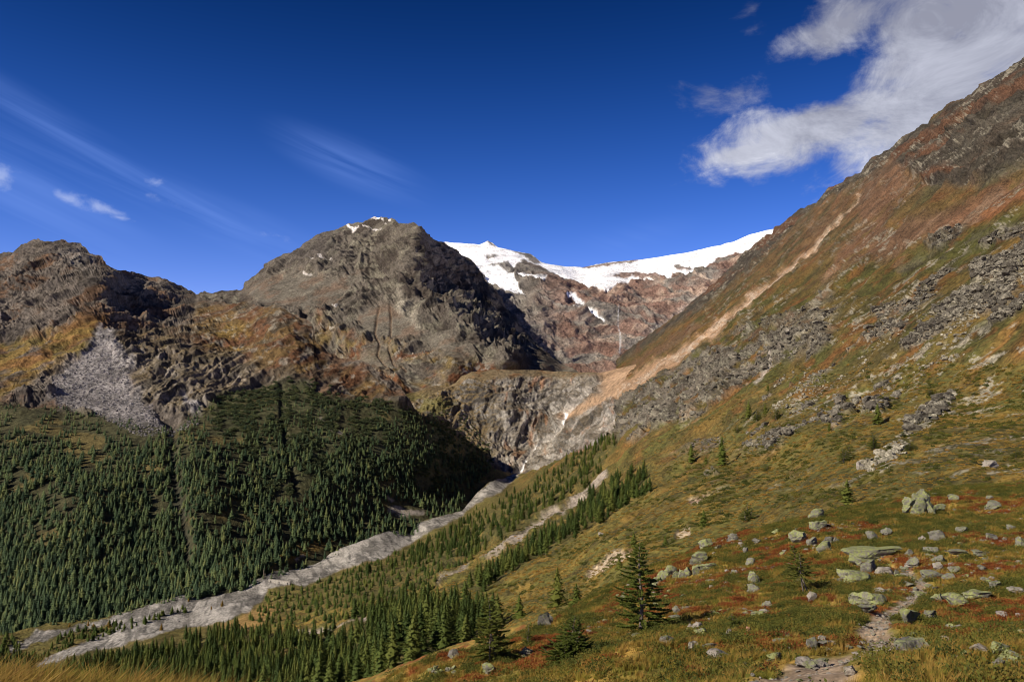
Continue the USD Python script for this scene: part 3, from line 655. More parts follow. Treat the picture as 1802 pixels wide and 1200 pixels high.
    outc = np.clip(np.maximum(band * sstep(fbm(P * np.float32([1, .7, 1]), 50, 5, .62, 79) + .28, 0, .3), sstep(fbm(P, 110, 5, .65, 80), .24, .38) * sstep(uvf[:, 0], 1150, 1250) * sstep(uvf[:, 1] + (uvf[:, 0] - 1400) * .35, 500, 580) * (1 - sstep(uvf[:, 1], 760, 820)) * .8), 0, 1)
    rock = np.clip(np.maximum(crag, outc) - .9 * gulch, 0, 1)
    fine = sstep(dep, 150, 900)
    warp = P + np.stack([fbm(P, 120, 3, seed=81) * 22] * 3, -1)
    strat = np.stack([warp[:, 0] * .35 + warp[:, 2] * .2, warp[:, 1] * .16, (warp[:, 2] - warp[:, 1] * .08) * 1.0], -1)
    gul = np.stack([warp[:, 0] * .22, warp[:, 1], warp[:, 2] * .22], -1)
    floor = np.maximum(bed, area(uvf, [(-60, 1120), (300, 1040), (600, 960), (905, 820), (930, 850), (830, 950), (640, 1050), (400, 1120), (200, 1180), (-60, 1240)], 20))
    hill = 1 - floor
    R.push(((ridged(warp, 90, 6, .6, 82) - .4) * 20 + (ridged(strat, 34, 5, .6, 83) - .4) * 14) * rock * (.22 + .78 * fine) * np.where(uvf[:, 0] > SPLIT, .25 + .75 * sstep(uvf[:, 1] - np.interp(uvf[:, 0], R.u, R.vt), 3, 40), 1) + (ridged(gul, 110, 4, .55, 84) - .4) * 14 * hill * fine * (1 - .5 * rock)
           + fbm(P, 60, 5, .55, 85) * 4.5 * hill * (.12 + .88 * fine) + fbm(P, 18, 4, .6, 86) * 1.3 * (1 - bed) + fbm(np.stack([P[:, 0] * .9 + P[:, 1] * .25, P[:, 1] * .3, P[:, 2]], -1), 22, 5, .65, 87) * .7 * bed - chute * 1.5 * fine - gulch * 3 - bank * 1.2)
    b, b2, b3 = fbm(P, 70, 5, .6, 88), fbm(gul, 60, 5, .6, 89), fbm(P, 14, 4, .65, 90)
    low = sstep(uvf[:, 1] + (uvf[:, 0] - 1400) * .28, 640, 900)
    col = lerp(np.broadcast_to((.105, .076, .024), P.shape), (.070, .068, .020), sstep(b, -.25, .25))
    col = lerp(col, (.050, .043, .016), sstep(fbm(P, 32, 5, .65, 98), .05, .35) * .7)
    col = lerp(col, (.175, .098, .028), sstep(b2, .05, .45) * .55)
    col = lerp(col, (.165, .062, .022), sstep(fbm(P, 45, 5, .6, 91), .15, .45) * .5)
    lowc = lerp(np.broadcast_to((.100, .092, .022), P.shape), (.060, .056, .018), sstep(fbm(P, 26, 5, .6, 92), -.05, .35))
    lowc = lerp(lowc, (.20, .130, .030), sstep(b3 + b * .4, .05, .5) * .8)
    col = lerp(col, lowc, low * .85)
    col = lerp(col, (.055, .050, .018), area(uvf, [(1280, 945), (1340, 890), (1480, 830), (1640, 800), (1760, 740), (1870, 720), (1870, 800), (1700, 850), (1500, 895), (1330, 940)], 14) * sstep(b + .3, -.1, .4) * .55)
    col = lerp(col, (.215, .092, .028), area(uvf, [(1640, 640), (1740, 590), (1870, 530), (1870, 590), (1760, 650), (1650, 700), (1560, 740)], 14) * sstep(b2, -.3, .3) * .6)
    tc = lerp(np.broadcast_to((.175, .092, .052), P.shape), (.12, .070, .042), sstep(b2, -.3, .3))
    tc = lerp(tc, (.24, .155, .10), sstep(fbm(gul, 30, 5, .6, 93), .1, .5) * .7)
    col = lerp(col, tc, np.clip(tan * sstep(b + tan * 1.2, .25, .9), 0, 1) * .9)
    col = lerp(col, (.25, .11, .045), orange * .75)
    rc = lerp(np.broadcast_to((.135, .118, .094), P.shape), (.052, .045, .036), sstep(fbm(strat, 26, 5, .62, 94), -.15, .35) * .85)
    rc = lerp(rc, (.24, .225, .17), sstep(b3, .15, .5) * .7 * (1 - crag * .6))
    rc = rc * (1 - .42 * crag[:, None])
    rc = lerp(rc, (.048, .041, .034), crag * sstep(fbm(warp, 90, 5, .6, 97), -.25, .25) * .75)
    rc = lerp(rc, (.13, .060, .034), crag * sstep(fbm(strat, 70, 5, .6, 95), .0, .4) * .7)
    col = lerp(col, rc, rock * .92)
    col = lerp(col, (.27, .245, .185), speck * .75 * (1 - gulch) * sstep(uvf[:, 0], 1150, 1300))
    gc = lerp(np.broadcast_to((.26, .165, .098), P.shape), (.34, .27, .20), sstep(-seg_dist(uv, [(1516, 345), (1455, 412), (1380, 475), (1300, 542), (1235, 600), (1140, 655), (1060, 715)]), -8, 0) * sstep(b3, -.4, .2))
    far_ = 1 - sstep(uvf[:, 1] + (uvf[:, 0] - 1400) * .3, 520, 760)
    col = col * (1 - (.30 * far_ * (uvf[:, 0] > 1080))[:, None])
    up_ = (1 - sstep(uvf[:, 1] + (uvf[:, 0] - 1400) * .45, 400, 540)) * (uvf[:, 0] > 1080)
    col = lerp(col, lerp(np.broadcast_to((.105, .060, .036), P.shape), (.060, .042, .028), sstep(b, -.2, .3)), up_ * .6 * (1 - rock))
    col = lerp(col, gc, gulch * .92)
    col = lerp(col, (.36, .32, .27), stroke(uvf, [(1392, 585), (1382, 600), (1366, 625), (1355, 650), (1340, 672), (1334, 680)], [2, 3, 2, 1.5, 3, 2], 3) * .7)
    wood = np.maximum.reduce([area(uv, [(600, 1010), (700, 985), (830, 900), (905, 870), (1000, 815), (1075, 755), (1085, 785), (1040, 850), (975, 900), (900, 945), (800, 1005), (700, 1060), (600, 1060)], 10), area(uv, [(800, 1030), (900, 975), (1000, 900), (1080, 850), (1140, 825), (1145, 870), (1000, 955), (900, 1010), (840, 1040)], 8),
                              area(uv, [(100, 1180), (250, 1140), (400, 1110), (560, 1110), (700, 1060), (820, 1060), (880, 1110), (700, 1180), (560, 1260), (0, 1260)], 10)])
    wc = lerp(np.broadcast_to((.060, .058, .020), P.shape), (.15, .105, .030), sstep(b3 + b * .5, .05, .5) * .8)
    col = lerp(col, wc, wood * .9)
    col = lerp(col, (.095, .080, .026), floor * (1 - bed) * .75)
    col = lerp(col, (.27, .165, .060), np.clip(dirt, 0, 1) * .7)
    rn = fbm(np.stack([P[:, 0] + P[:, 1] * .3, P[:, 1] * .25, P[:, 2]], -1), 20, 5, .65, 96)
    rv = lerp(np.broadcast_to((.275, .256, .228), P.shape), (.140, .130, .115), sstep(rn, -.1, .35))
    rv = lerp(rv, (.085, .080, .072), sstep(ridged(np.stack([P[:, 0] * .9 + P[:, 1] * .25, P[:, 1] * .16, P[:, 2]], -1), 15, 4, .6, 99), .56, .74) * .8)
    col = lerp(col, rv, bed)
    col = lerp(col, (.26, .22, .18), np.clip(chute, 0, 1) * .9)
    col = lerp(col, lerp(np.broadcast_to((.38, .30, .20), P.shape), (.16, .105, .07), sstep(b3, .0, .4)), np.clip(bank, 0, 1) * .95)
    R.finish()
    R.rocky = np.clip(outc * (1 - gulch), 0, 1)
    R.bed, R.wood, R.open = bed, wood, np.maximum(bed, chute)
    return col, bed, np.maximum(gulch, chute * .99)


V_TOP = [p for p in R_TOP if p[0] <= 1062] + [(1070, 764), (SPLIT + 2, 766)]
M_TOP = [(SPLIT, 632)] + [p for p in R_TOP if p[0] > SPLIT]
V_BOT = [p for p in R_BOT if p[0] < SPLIT] + [(SPLIT + 2, float(np.interp(SPLIT + 2, *np.array(R_BOT, float).T)))]
M_BOT = [(SPLIT, float(np.interp(SPLIT, *np.array(R_BOT, float).T)))] + [p for p in R_BOT if p[0] > SPLIT]
V = Sheet(V_TOP, V_BOT, ctrl, step=1.75, back=(15, 60, 180, 450), drop=0.85, smooth=0.0006)
M = Sheet(M_TOP, M_BOT, ctrl, step=1.75, back=(15, 60, 180, 450), drop=0.85, smooth=0.0006)
col, bed, gully_ = right_side(V)
V.emit(col, [("river_bed", bed, "pale braided gravel river bed on the valley floor", "river bed"), ("scree_gully", gully_, "pale strip of scree running down between the two woods right of the river", "scree"),
             ("valley_floor", None, "wooded bench and flat ground beside the gravel river", "valley floor")], MID)
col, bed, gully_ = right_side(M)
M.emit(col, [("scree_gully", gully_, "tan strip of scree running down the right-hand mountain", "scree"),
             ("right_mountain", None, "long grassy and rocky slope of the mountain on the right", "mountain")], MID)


class Pair:
    """The two sheets right of the river as one."""
    def each(self, u):
        u = np.asarray(u, float)
        return ((V, u < SPLIT), (M, u >= SPLIT))
    def point(self, u, v):
        u, v = np.atleast_1d(np.asarray(u, float)), np.atleast_1d(np.asarray(v, float))
        out = np.zeros((len(u), 3))
        for S, k in self.each(u):
            if k.any():
                out[k] = S.point(u[k], v[k])
        return out


R = Pair()

# ---------------------------------------------------------------- near meadow: a height field in plan
NEAR_PTS = [(100, 1240, 5), (0, 1215, 5.2), (-60, 1205, 5.4), (200, 1285, 4.9), (300, 1315, 4.9), (420, 1350, 5), (600, 1330, 6), (800, 1340, 7.5),
            (1000, 1250, 12), (1200, 1255, 12), (1390, 1200, 18), (1450, 1165, 25), (1540, 1145, 28), (1540, 1100, 39), (1600, 1062, 53), (1623, 1034, 63), (1540, 978, 86), (1500, 920, 112), (1640, 866, 142), (1800, 1190, 18.5), (1870, 1190, 18), (1800, 1100, 37), (1800, 1000, 69), (1800, 920, 103), (1802, 853, 142), (1870, 850, 140),
            (1125, 1118, 56), (1060, 1152, 42), (1000, 1190, 28), (1200, 1190, 24), (870, 1152, 62), (800, 1168, 60), (700, 1190, 52), (1000, 1085, 80), (1100, 1020, 120), (1200, 1050, 78), (1230, 967, 128), (1300, 1000, 96), (1375, 922, 132), (1500, 897, 137), (1300, 1100, 46), (1300, 1050, 66), (1400, 1050, 60), (1400, 980, 92), (1700, 960, 85), (1700, 1050, 53)]
_c = np.array([at(u_, v_, d_) for u_, v_, d_ in NEAR_PTS])
_extra = np.array([(0, 0, -1.85), (-2, 1, -1.8), (3, 1, -2.5), (8, 2, -3.6), (-5, 2, -1.9), (-8, 14, -9), (-4, 12, -7.5), (-14, 20, -13), (0, 14, -6.8), (2, 9, -4.2), (-10, 30, -17), (-22, 40, -24), (-20, 60, -29), (-14, 90, -34), (0, 140, -42), (30, 200, -48), (80, 230, -46), (120, 210, -30), (0, 220, -58), (-40, 120, -48), (-40, 220, -72), (150, 230, -22), (-50, 60, -38), (230, 160, 25), (260, 230, 25), (170, 110, 10), (-80, 120, -60), (-80, 40, -40), (30, 20, -3), (16, 6, -3.4), (40, 40, -6.5), (110, 150, -13.5), (100, 180, -18)])
_c = np.vstack([_c, _extra])
_nf = RBFInterpolator(_c[:, :2], _c[:, 2], kernel="thin_plate_spline", smoothing=0.6)
_gx, _gy = np.linspace(-80, 270, 176), np.linspace(0, 240, 121)
_gz = _nf(np.stack(np.meshgrid(_gx, _gy), -1).reshape(-1, 2)).reshape(121, 176)
_gz = np.minimum(_gz, 1e9)


def meadow_base(x, y):
    return map_coordinates(_gz, [(np.asarray(y) - _gy[0]) / 2.0, (np.asarray(x) - _gx[0]) / 2.0], order=3, mode="nearest")


def meadow_z(x, y):
    """Height of the meadow with its hummocks."""
    x, y = np.atleast_1d(np.asarray(x, float)), np.atleast_1d(np.asarray(y, float))
    q = np.stack([x, y, np.zeros_like(x)], -1)
    r = sstep(np.hypot(x, y), 6, 25)
    return meadow_base(x, y) + r * (fbm(q, 9.0, 3, .5, 101) * .55 + fbm(q, 2.6, 3, .5, 104) * .30) + fbm(q, 1.0, 2, .5, 107) * .08 - PATH_CUT(q[:, :2])


def on_meadow(u, v):
    """Point of the meadow seen at (u, v)."""
    X, Z = ray(u, v)
    d = np.exp(np.linspace(math.log(3.0), math.log(260.0), 900))
    h = Z * d - meadow_z(X * d, d)
    k = np.nonzero(h <= 0)[0]
    dd = d[k[0]] if len(k) else 140.0
    return np.array([X * dd, dd, float(meadow_z(X * dd, dd)[0])])


PATH_CUT = lambda P2: np.zeros(len(P2))
PATH_UV = [(1330, 1215), (1385, 1190), (1430, 1172), (1480, 1160), (1530, 1150), (1556, 1140), (1540, 1118), (1537, 1105), (1552, 1088), (1578, 1072), (1598, 1060), (1612, 1047), (1622, 1034), (1616, 1020), (1598, 1006), (1560, 998)]
PATH_W = [1.5, 1.25, .85, .65, .58, .6, .6, .58, .55, .55, .55, .5, .45, .36, .3, .22]
PATH = np.array([on_meadow(u_, v_)[:2] for u_, v_ in PATH_UV])
SIDE_UV = [(1480, 1000), (1440, 1003), (1400, 1008), (1360, 1018), (1335, 1027), (1290, 1040), (1250, 1052), (1215, 1064), (1185, 1070), (1120, 1074), (1060, 1082), (1015, 1088)]
SIDE = np.array([on_meadow(u_, v_)[:2] for u_, v_ in SIDE_UV])
SIDE_W = [.2, .25, .3, .4, .6, .6, .55, .5, .4, .5, .6, .4]
def PATH_CUT(P2):
    d = np.minimum(seg_dist(P2, PATH, np.array(PATH_W)), seg_dist(P2, SIDE, np.array(SIDE_W)) + .1)
    return sstep(-d, -.35, .25) * .17


_u = np.concatenate([np.arange(-420, -50, 12.0), np.arange(-50, 1860, 3.0), np.arange(1860, 2400, 12.0)])
_X = (_u - CU) / FOC / math.cos(PITCH)
_d = np.exp(np.arange(math.log(2.2), math.log(235.0), 0.0085))
_gx2, _gy2 = _X[None, :] * _d[:, None], np.broadcast_to(_d[:, None], (len(_d), len(_X)))
P = np.stack([_gx2.ravel(), _gy2.ravel(), meadow_z(_gx2.ravel(), _gy2.ravel())], -1)
NP2 = P[:, :2]


def path_mask(P2, soft=.16, wob=.25):
    q = P2 + np.stack([fbm(np.c_[P2, np.zeros(len(P2))], 1.2, 3, .6, 110), fbm(np.c_[P2, np.zeros(len(P2))], 1.2, 3, .6, 114)], -1) * wob
    return np.maximum(sstep(-seg_dist(q, PATH, np.array(PATH_W)), -soft, soft), sstep(-seg_dist(q, SIDE, np.array(SIDE_W)), -soft, soft) * sstep(fbm(np.c_[P2, np.zeros(len(P2))], 3.0, 3, .6, 118), -.45, -.1))


def meadow_kind(P2):
    """(golden grass, red heath, green shrub) weights at plan points."""
    q = np.c_[P2, np.zeros(len(P2))]
    a, b_, c_ = fbm(q, 12, 4, .65, 121), fbm(q, 3.2, 4, .6, 125), fbm(q, 2.6, 4, .6, 129)
    near_ = 1 - sstep(P2[:, 1] + np.clip(P2[:, 0] - 9, 0, 12), 27, 50)
    heath_ = sstep(a * .7 + b_ * .6, .14, .28) * (1 - .8 * near_)
    shrub_ = sstep(c_ * .7 - a * .4 + fbm(q, 18, 3, .5, 133) * .4, .04, .19) * (1 - .8 * near_)
    shrub_ = shrub_ * (1 - .75 * heath_)
    gold_ = np.clip(1 - heath_ - shrub_, 0, 1)
    return gold_, heath_, shrub_


gold, heath, shrub = meadow_kind(NP2)
q3 = np.c_[NP2, np.zeros(len(NP2))]
f1, f2 = fbm(q3, .9, 4, .6, 137), fbm(q3, 2.0, 4, .6, 141)
col = lerp(np.broadcast_to((.20, .145, .033), P.shape), (.32, .195, .044), sstep(f2, -.2, .4))
col = lerp(col, (.085, .085, .018), sstep(f1, .0, .5) * .6)
col = lerp(col, lerp(np.broadcast_to((.20, .062, .020), P.shape), (.14, .066, .022), sstep(f1, -.2, .4)), heath * .9)
col = lerp(col, lerp(np.broadcast_to((.075, .076, .018), P.shape), (.13, .115, .026), sstep(f1, -.3, .4)), shrub * .9)
pm = path_mask(NP2)
stone = lerp(np.broadcast_to((.30, .225, .155), P.shape), (.17, .125, .085), sstep(f1, -.2, .3))
col = lerp(col, stone, pm)
H_, W_ = len(_d), len(_u)
_G = P.reshape(H_, W_, 3)
_n = np.cross(np.gradient(_G, axis=1), np.gradient(_G, axis=0)); _n /= np.linalg.norm(_n, axis=-1, keepdims=True)
_i = np.arange(H_ * W_).reshape(H_, W_)
_q = np.stack([_i[:-1, :-1], _i[:-1, 1:], _i[1:, 1:], _i[1:, :-1]], -1).reshape(-1, 4)
_onp = pm[_q].mean(1) > .5
sheet_mesh("footpath", P, _q[_onp], col, _n.reshape(-1, 3), NEAR, "narrow trodden path of dirt and small stones winding through the meadow", "footpath")
sheet_mesh("meadow", P, _q[~_onp], col, _n.reshape(-1, 3), NEAR, "autumn alpine meadow of golden grass, red heath and green shrubs in the foreground", "meadow")
# ---------------------------------------------------------------- helpers for things
def mesh_at(path, v, f, material, smooth=False, label=None):
    m = usdkit.mesh(stage, path, (np.asarray(v, float), np.asarray(f, int)), material, smooth=smooth)
    if label:
        tag(m, label)
    return m


class Bag:
    """Collects triangles for one mesh."""
    def __init__(self):
        self.v, self.f, self.n = [], [], 0
    def add(self, v, f):
        v = np.asarray(v, float); self.v.append(v); self.f.append(np.asarray(f, int) + self.n); self.n += len(v)
    def tube(self, pts, radii, sides=6):
        p = np.asarray(pts, float); t = np.gradient(p, axis=0); t /= np.linalg.norm(t, axis=1, keepdims=True) + 1e-9
        ref = np.where(np.abs(t[:, 2:]) < .9, [0, 0, 1.0], [1.0, 0, 0])
        a = np.cross(t, ref); a /= np.linalg.norm(a, axis=1, keepdims=True) + 1e-9
        b = np.cross(t, a); ang = np.arange(sides) * 2 * np.pi / sides
        r = np.broadcast_to(np.asarray(radii, float), (len(p),))
        v = p[:, None] + r[:, None, None] * (np.cos(ang)[None, :, None] * a[:, None] + np.sin(ang)[None, :, None] * b[:, None])
        i, j = np.meshgrid(np.arange(len(p) - 1), np.arange(sides), indexing="ij")
        q = np.stack([i * sides + j, i * sides + (j + 1) % sides, (i + 1) * sides + (j + 1) % sides, (i + 1) * sides + j], -1).reshape(-1, 4)
        self.add(v.reshape(-1, 3), np.vstack([q[:, [0, 1, 2]], q[:, [0, 2, 3]]]))
    def arrays(self):
        return np.vstack(self.v), np.vstack(self.f)


def leaf_material(name, stops, translucent=0.3, fine=0.0):
    """Foliage whose colour varies from plant to plant."""
    g = Graph()
    r = g.add("object_info", "random")
    c = g.ramp(r, stops)
    isl = g.add("geometry", "random_per_island")
    k = g.m("add", .72, g.m("multiply", isl, .56))
    c = g.mix(1.0, c, g.add("combine_xyz", "vector", x=k, y=k, z=k), "multiply")
    d = g.add("principled_bsdf", "BSDF", base_color=c, roughness=.75, specular_ior_level=.15)
    t = g.add("translucent_bsdf", "BSDF", color=c)
    s = g.add("mix_closure", "closure", fac=translucent, closure1=d, closure2=t)
    return g.build("/World/Looks/" + name, surface=s)


def bark_material(name, c0, c1):
    g = Graph()
    p = g.add("texture_coordinate", "object")
    n = g.noise(g.add("mapping", "vector", mapping_type="point", vector=p, scale=(9.0, 9.0, 2.5)), 4.0, 5.0, .65)
    c = g.ramp(n, [(.3, c0), (.7, c1)])
    return g.build("/World/Looks/" + name, surface=g.add("principled_bsdf", "BSDF", base_color=c, roughness=.9, specular_ior_level=.15, normal=g.add("bump", "normal", height=n, strength=.7, distance=.03)))


NEEDLE_FAR = leaf_material("conifer_needles_far", [(0, (.065, .110, .060)), (.45, (.135, .200, .092)), (.8, (.205, .265, .105)), (1, (.28, .31, .115))], .45)
NEEDLE_SUN = leaf_material("conifer_needles_low", [(0, (.055, .088, .020)), (.5, (.100, .140, .028)), (1, (.175, .195, .040))], .4)
NEEDLE_NEAR = leaf_material("larch_needles", [(0, (.15, .190, .034)), (.5, (.18, .210, .040)), (1, (.23, .240, .050))], .5)
NEEDLE_GOLD = leaf_material("autumn_needles", [(0, (.20, .125, .022)), (1, (.28, .155, .022))], .3)
PINE = leaf_material("dwarf_pine_needles", [(0, (.060, .085, .040)), (.5, (.095, .120, .052)), (1, (.14, .155, .060))], .3)
GRASS_GOLD = leaf_material("grass_golden", [(0, (.27, .205, .040)), (.4, (.45, .295, .060)), (.75, (.58, .385, .105)), (1, (.40, .215, .050))], .5)
GRASS_GREEN = leaf_material("grass_greenish", [(0, (.20, .215, .036)), (.5, (.31, .285, .046)), (1, (.43, .34, .06))], .5)
HEATH_RED = leaf_material("heather_leaves", [(0, (.16, .052, .018)), (.5, (.27, .078, .022)), (.85, (.36, .110, .028)), (1, (.29, .175, .040))], .35)
SHRUB_GREEN = leaf_material("shrub_leaves", [(0, (.060, .078, .016)), (.4, (.110, .122, .022)), (.8, (.180, .170, .030)), (1, (.26, .18, .036))], .35)
BARK = bark_material("larch_bark", (.055, .042, .034), (.20, .17, .14))


def place(prim, loc, yaw=0.0, scale=(1, 1, 1), tilt=(0, 0)):
    x = UsdGeom.Xformable(prim)
    x.ClearXformOpOrder()
    x.AddTranslateOp().Set(Gf.Vec3d(*map(float, loc)))
    x.AddRotateXYZOp().Set(Gf.Vec3f(float(tilt[0]), float(tilt[1]), float(math.degrees(yaw))))
    x.AddScaleOp().Set(Gf.Vec3f(*map(float, scale)))
    return x


def thing(name, label, cat, loc, yaw=0.0, scale=(1, 1, 1), group=None, tilt=(0, 0)):
    p = UsdGeom.Xform.Define(stage, "/World/" + fresh(name))
    place(p.GetPrim(), loc, yaw, scale, tilt)
    return tag(p, label, cat, group)


def copy_of(src, name, label, cat, loc, yaw, scale, group=None, tilt=(0, 0)):
    p = stage.DefinePrim("/World/" + fresh(name), "Xform")
    p.GetReferences().AddInternalReference(src.GetPath())
    p.SetInstanceable(True)
    x = UsdGeom.Xformable(p)
    for nm, v in (("xformOp:translate", Gf.Vec3d(*map(float, loc))), ("xformOp:rotateXYZ", Gf.Vec3f(float(tilt[0]), float(tilt[1]), float(math.degrees(yaw)))), ("xformOp:scale", Gf.Vec3f(*map(float, scale)))):
        p.GetAttribute(nm).Set(v)
    return tag(p, label, cat, group)


def scatter_stuff(name, label, cat, protos, pos, which, yaw, scale, group=None, tilt=None):
    """A PointInstancer of the prototypes [(part name, v, f, material), ...]."""
    path = "/World/" + fresh(name)
    pi = UsdGeom.PointInstancer.Define(stage, path)
    targets = []
    for k, (nm, v, f, mat) in enumerate(protos):
        q = f"{path}/kinds/{nm}_{k:03d}"
        mesh_at(q, v, f, mat)
        targets.append(Sdf.Path(q))
    UsdGeom.Scope.Define(stage, path + "/kinds")
    pi.CreatePrototypesRel().SetTargets(targets)
    pi.CreateProtoIndicesAttr(Vt.IntArray.FromNumpy(np.asarray(which, np.int32)))
    pi.CreatePositionsAttr(Vt.Vec3fArray.FromNumpy(np.asarray(pos, np.float32)))
    h = np.asarray(yaw) / 2
    o = np.zeros((len(pos), 4)); o[:, 0], o[:, 3] = np.cos(h), np.sin(h)
    if tilt is not None:
        tx = np.asarray(tilt) / 2
        o = np.stack([np.cos(h) * np.cos(tx), np.cos(h) * np.sin(tx), np.sin(h) * np.sin(tx), np.sin(h) * np.cos(tx)], 1)
    pi.CreateOrientationsAttr(Vt.QuathArray([Gf.Quath(float(a), float(b), float(c), float(d)) for a, b, c, d in o]))
    s = np.asarray(scale, np.float32)
    if s.ndim == 1:
        s = np.repeat(s[:, None], 3, 1)
    pi.CreateScalesAttr(Vt.Vec3fArray.FromNumpy(s))
    return tag(pi, label, cat, group, "stuff")


# ---------------------------------------------------------------- plant shapes
def far_conifer(seed, radius=.19, layers=10, ragged=.3):
    """A conifer of unit height for the woods: (trunk, crown) arrays."""
    r = np.random.default_rng(seed)
    t, c = Bag(), Bag()
    t.tube([(0, 0, -.06), (0, 0, .5), (0, 0, .96)], [.022, .014, .003], 5)
    for k in range(layers):
        h = .10 + .88 * k / (layers - 1)
        rad = radius * (1 - h) ** .75 * (1 + .12 * r.normal()) + .014
        if h < .22:
            rad *= .8
        n = 7 if h < .7 else 5
        a0 = r.uniform(0, 6.28)
        for j in range(n):
            a = a0 + 6.283 * (j + r.uniform(-.25, .25)) / n
            L = rad * r.uniform(1 - ragged, 1 + ragged)
            d = np.array([math.cos(a), math.sin(a), 0]); s = np.array([-d[1], d[0], 0])
            w = .42 * L + .012
            z0, zt = h + .045 + .02 * r.random(), h - .018 - .25 * L * r.uniform(.3, 1.2)
            mid = d * L * .55
            tip = d * L
            v = [(0, 0, z0 + .025), tuple(mid + s * w + [0, 0, (z0 + zt) / 2 - .012]), tuple(tip + [0, 0, zt]), tuple(mid - s * w + [0, 0, (z0 + zt) / 2 - .012]), tuple(mid + [0, 0, (z0 + zt) / 2 + .022])]
            c.add(v, [(0, 1, 4), (1, 2, 4), (2, 3, 4), (3, 0, 4)])
    c.tube([(0, 0, .9), (0, 0, 1.0)], [.010, .001], 4)
    return t.arrays(), c.arrays()


def larch(seed, height, spread, branches=64, stems=1, base=.06, lean=(0, 0), thick=.022, twigs=1.0):
    """A near conifer in metres: (trunk and limbs, needles) arrays."""
    r = np.random.default_rng(seed)
    t, c = Bag(), Bag()
    for st in range(stems):
        H = height * (1 if st == 0 else r.uniform(.5, .92))
        off = np.array([0, 0, 0.0]) if st == 0 else np.array([r.uniform(-.4, .4), r.uniform(-.3, .3), 0]) * spread
        ln = np.array(lean) + (0 if stems == 1 else r.uniform(-.22, .22, 2))
        z = np.linspace(0, 1, 9)
        ax = np.stack([off[0] + ln[0] * H * z + .012 * H * np.sin(z * 7 + seed), off[1] + ln[1] * H * z + .012 * H * np.cos(z * 6 + seed), H * z - .12], -1)
        t.tube(ax, thick * H * (1 - z) ** .8 + .006, 7)
        nb = branches if st == 0 else int(branches * .7)
        for k in range(nb):
            h = base + (1 - base) * ((k + r.random()) / nb) ** 1.05
            if h > .985:
                continue
            p0 = np.array([np.interp(h, z, ax[:, q]) for q in range(3)])
            a = k * 2.4 + r.uniform(-.6, .6)
            prof = (1 - h) ** .72 * min(1, .45 + h * 3.2)
            L = spread * prof * r.uniform(.6, 1.15) + .05 * height * (1 - h)
            d = np.array([math.cos(a), math.sin(a), 0])
            up0, droop = r.uniform(.0, .35), r.uniform(.1, .42) * (1 - h * .6)
            s = np.linspace(0, 1, 5)
            br = p0 + d * (L * s)[:, None] + np.array([0, 0, 1.0]) * (L * (up0 * s - droop * s ** 2 + .16 * s ** 4))[:, None]
            t.tube(br, (.008 * L + .004) * (1 - s * .8), 3)
            m = max(6, int(L * 90 * twigs / max(height / 6, .6)))
            q = r.uniform(.12, 1.0, m) ** .8
            base_p = np.stack([np.interp(q, s, br[:, w]) for w in range(3)], -1)
            side = np.cross(d, [0, 0, 1.0])
            sg = r.choice([-1, 1], m)
            ang = r.uniform(.3, 1.2, m)
            tl = (.034 * height) * r.uniform(.5, 1.2, m) * (1.15 - .5 * q) + .03
            dv = d * np.cos(ang)[:, None] + side * (sg * np.sin(ang))[:, None] + np.array([0, 0, 1.0]) * r.uniform(-.55, .35, m)[:, None]
            dv /= np.linalg.norm(dv, axis=1, keepdims=True)
            wv = np.cross(dv, r.normal(size=(m, 3))); wv /= np.linalg.norm(wv, axis=1, keepdims=True) + 1e-9
            wd = (tl * .24)[:, None]
            tip = base_p + dv * tl[:, None]
            mid = base_p + dv * (tl * .5)[:, None]
            v = np.stack([base_p, mid + wv * wd, tip, mid - wv * wd], 1).reshape(-1, 3)
            i = np.arange(m)[:, None] * 4
            c.add(v, np.vstack([i + [0, 1, 2], i + [0, 2, 3]]))
    return t.arrays(), c.arrays()


def clump(seed, n, radius, height, leaf, upright=.3):
    """A low shrub: small leaves on the shell and inside of a flattened dome; unit metres."""
    r = np.random.default_rng(seed)
    a, q = r.uniform(0, 6.283, n), np.sqrt(r.uniform(0, 1, n))
    top = height * (1 - q ** 2) ** .6 * (1 + .25 * r.normal(size=n))
    p = np.stack([np.cos(a) * q * radius, np.sin(a) * q * radius, top * r.uniform(.45, 1.05, n) - .02], -1)
    d = r.normal(size=(n, 3)); d[:, 2] = np.abs(d[:, 2]) + upright; d += np.stack([np.cos(a) * q, np.sin(a) * q, 0 * a], -1)
    d /= np.linalg.norm(d, axis=1, keepdims=True)
    w = np.cross(d, r.normal(size=(n, 3))); w /= np.linalg.norm(w, axis=1, keepdims=True)
    L = (leaf * r.uniform(.6, 1.3, n))[:, None]
    v = np.stack([p, p + d * L * .5 + w * L * .34, p + d * L, p + d * L * .5 - w * L * .34], 1).reshape(-1, 3)
    i = np.arange(n)[:, None] * 4
    return v, np.vstack([i + [0, 1, 2], i + [0, 2, 3]])


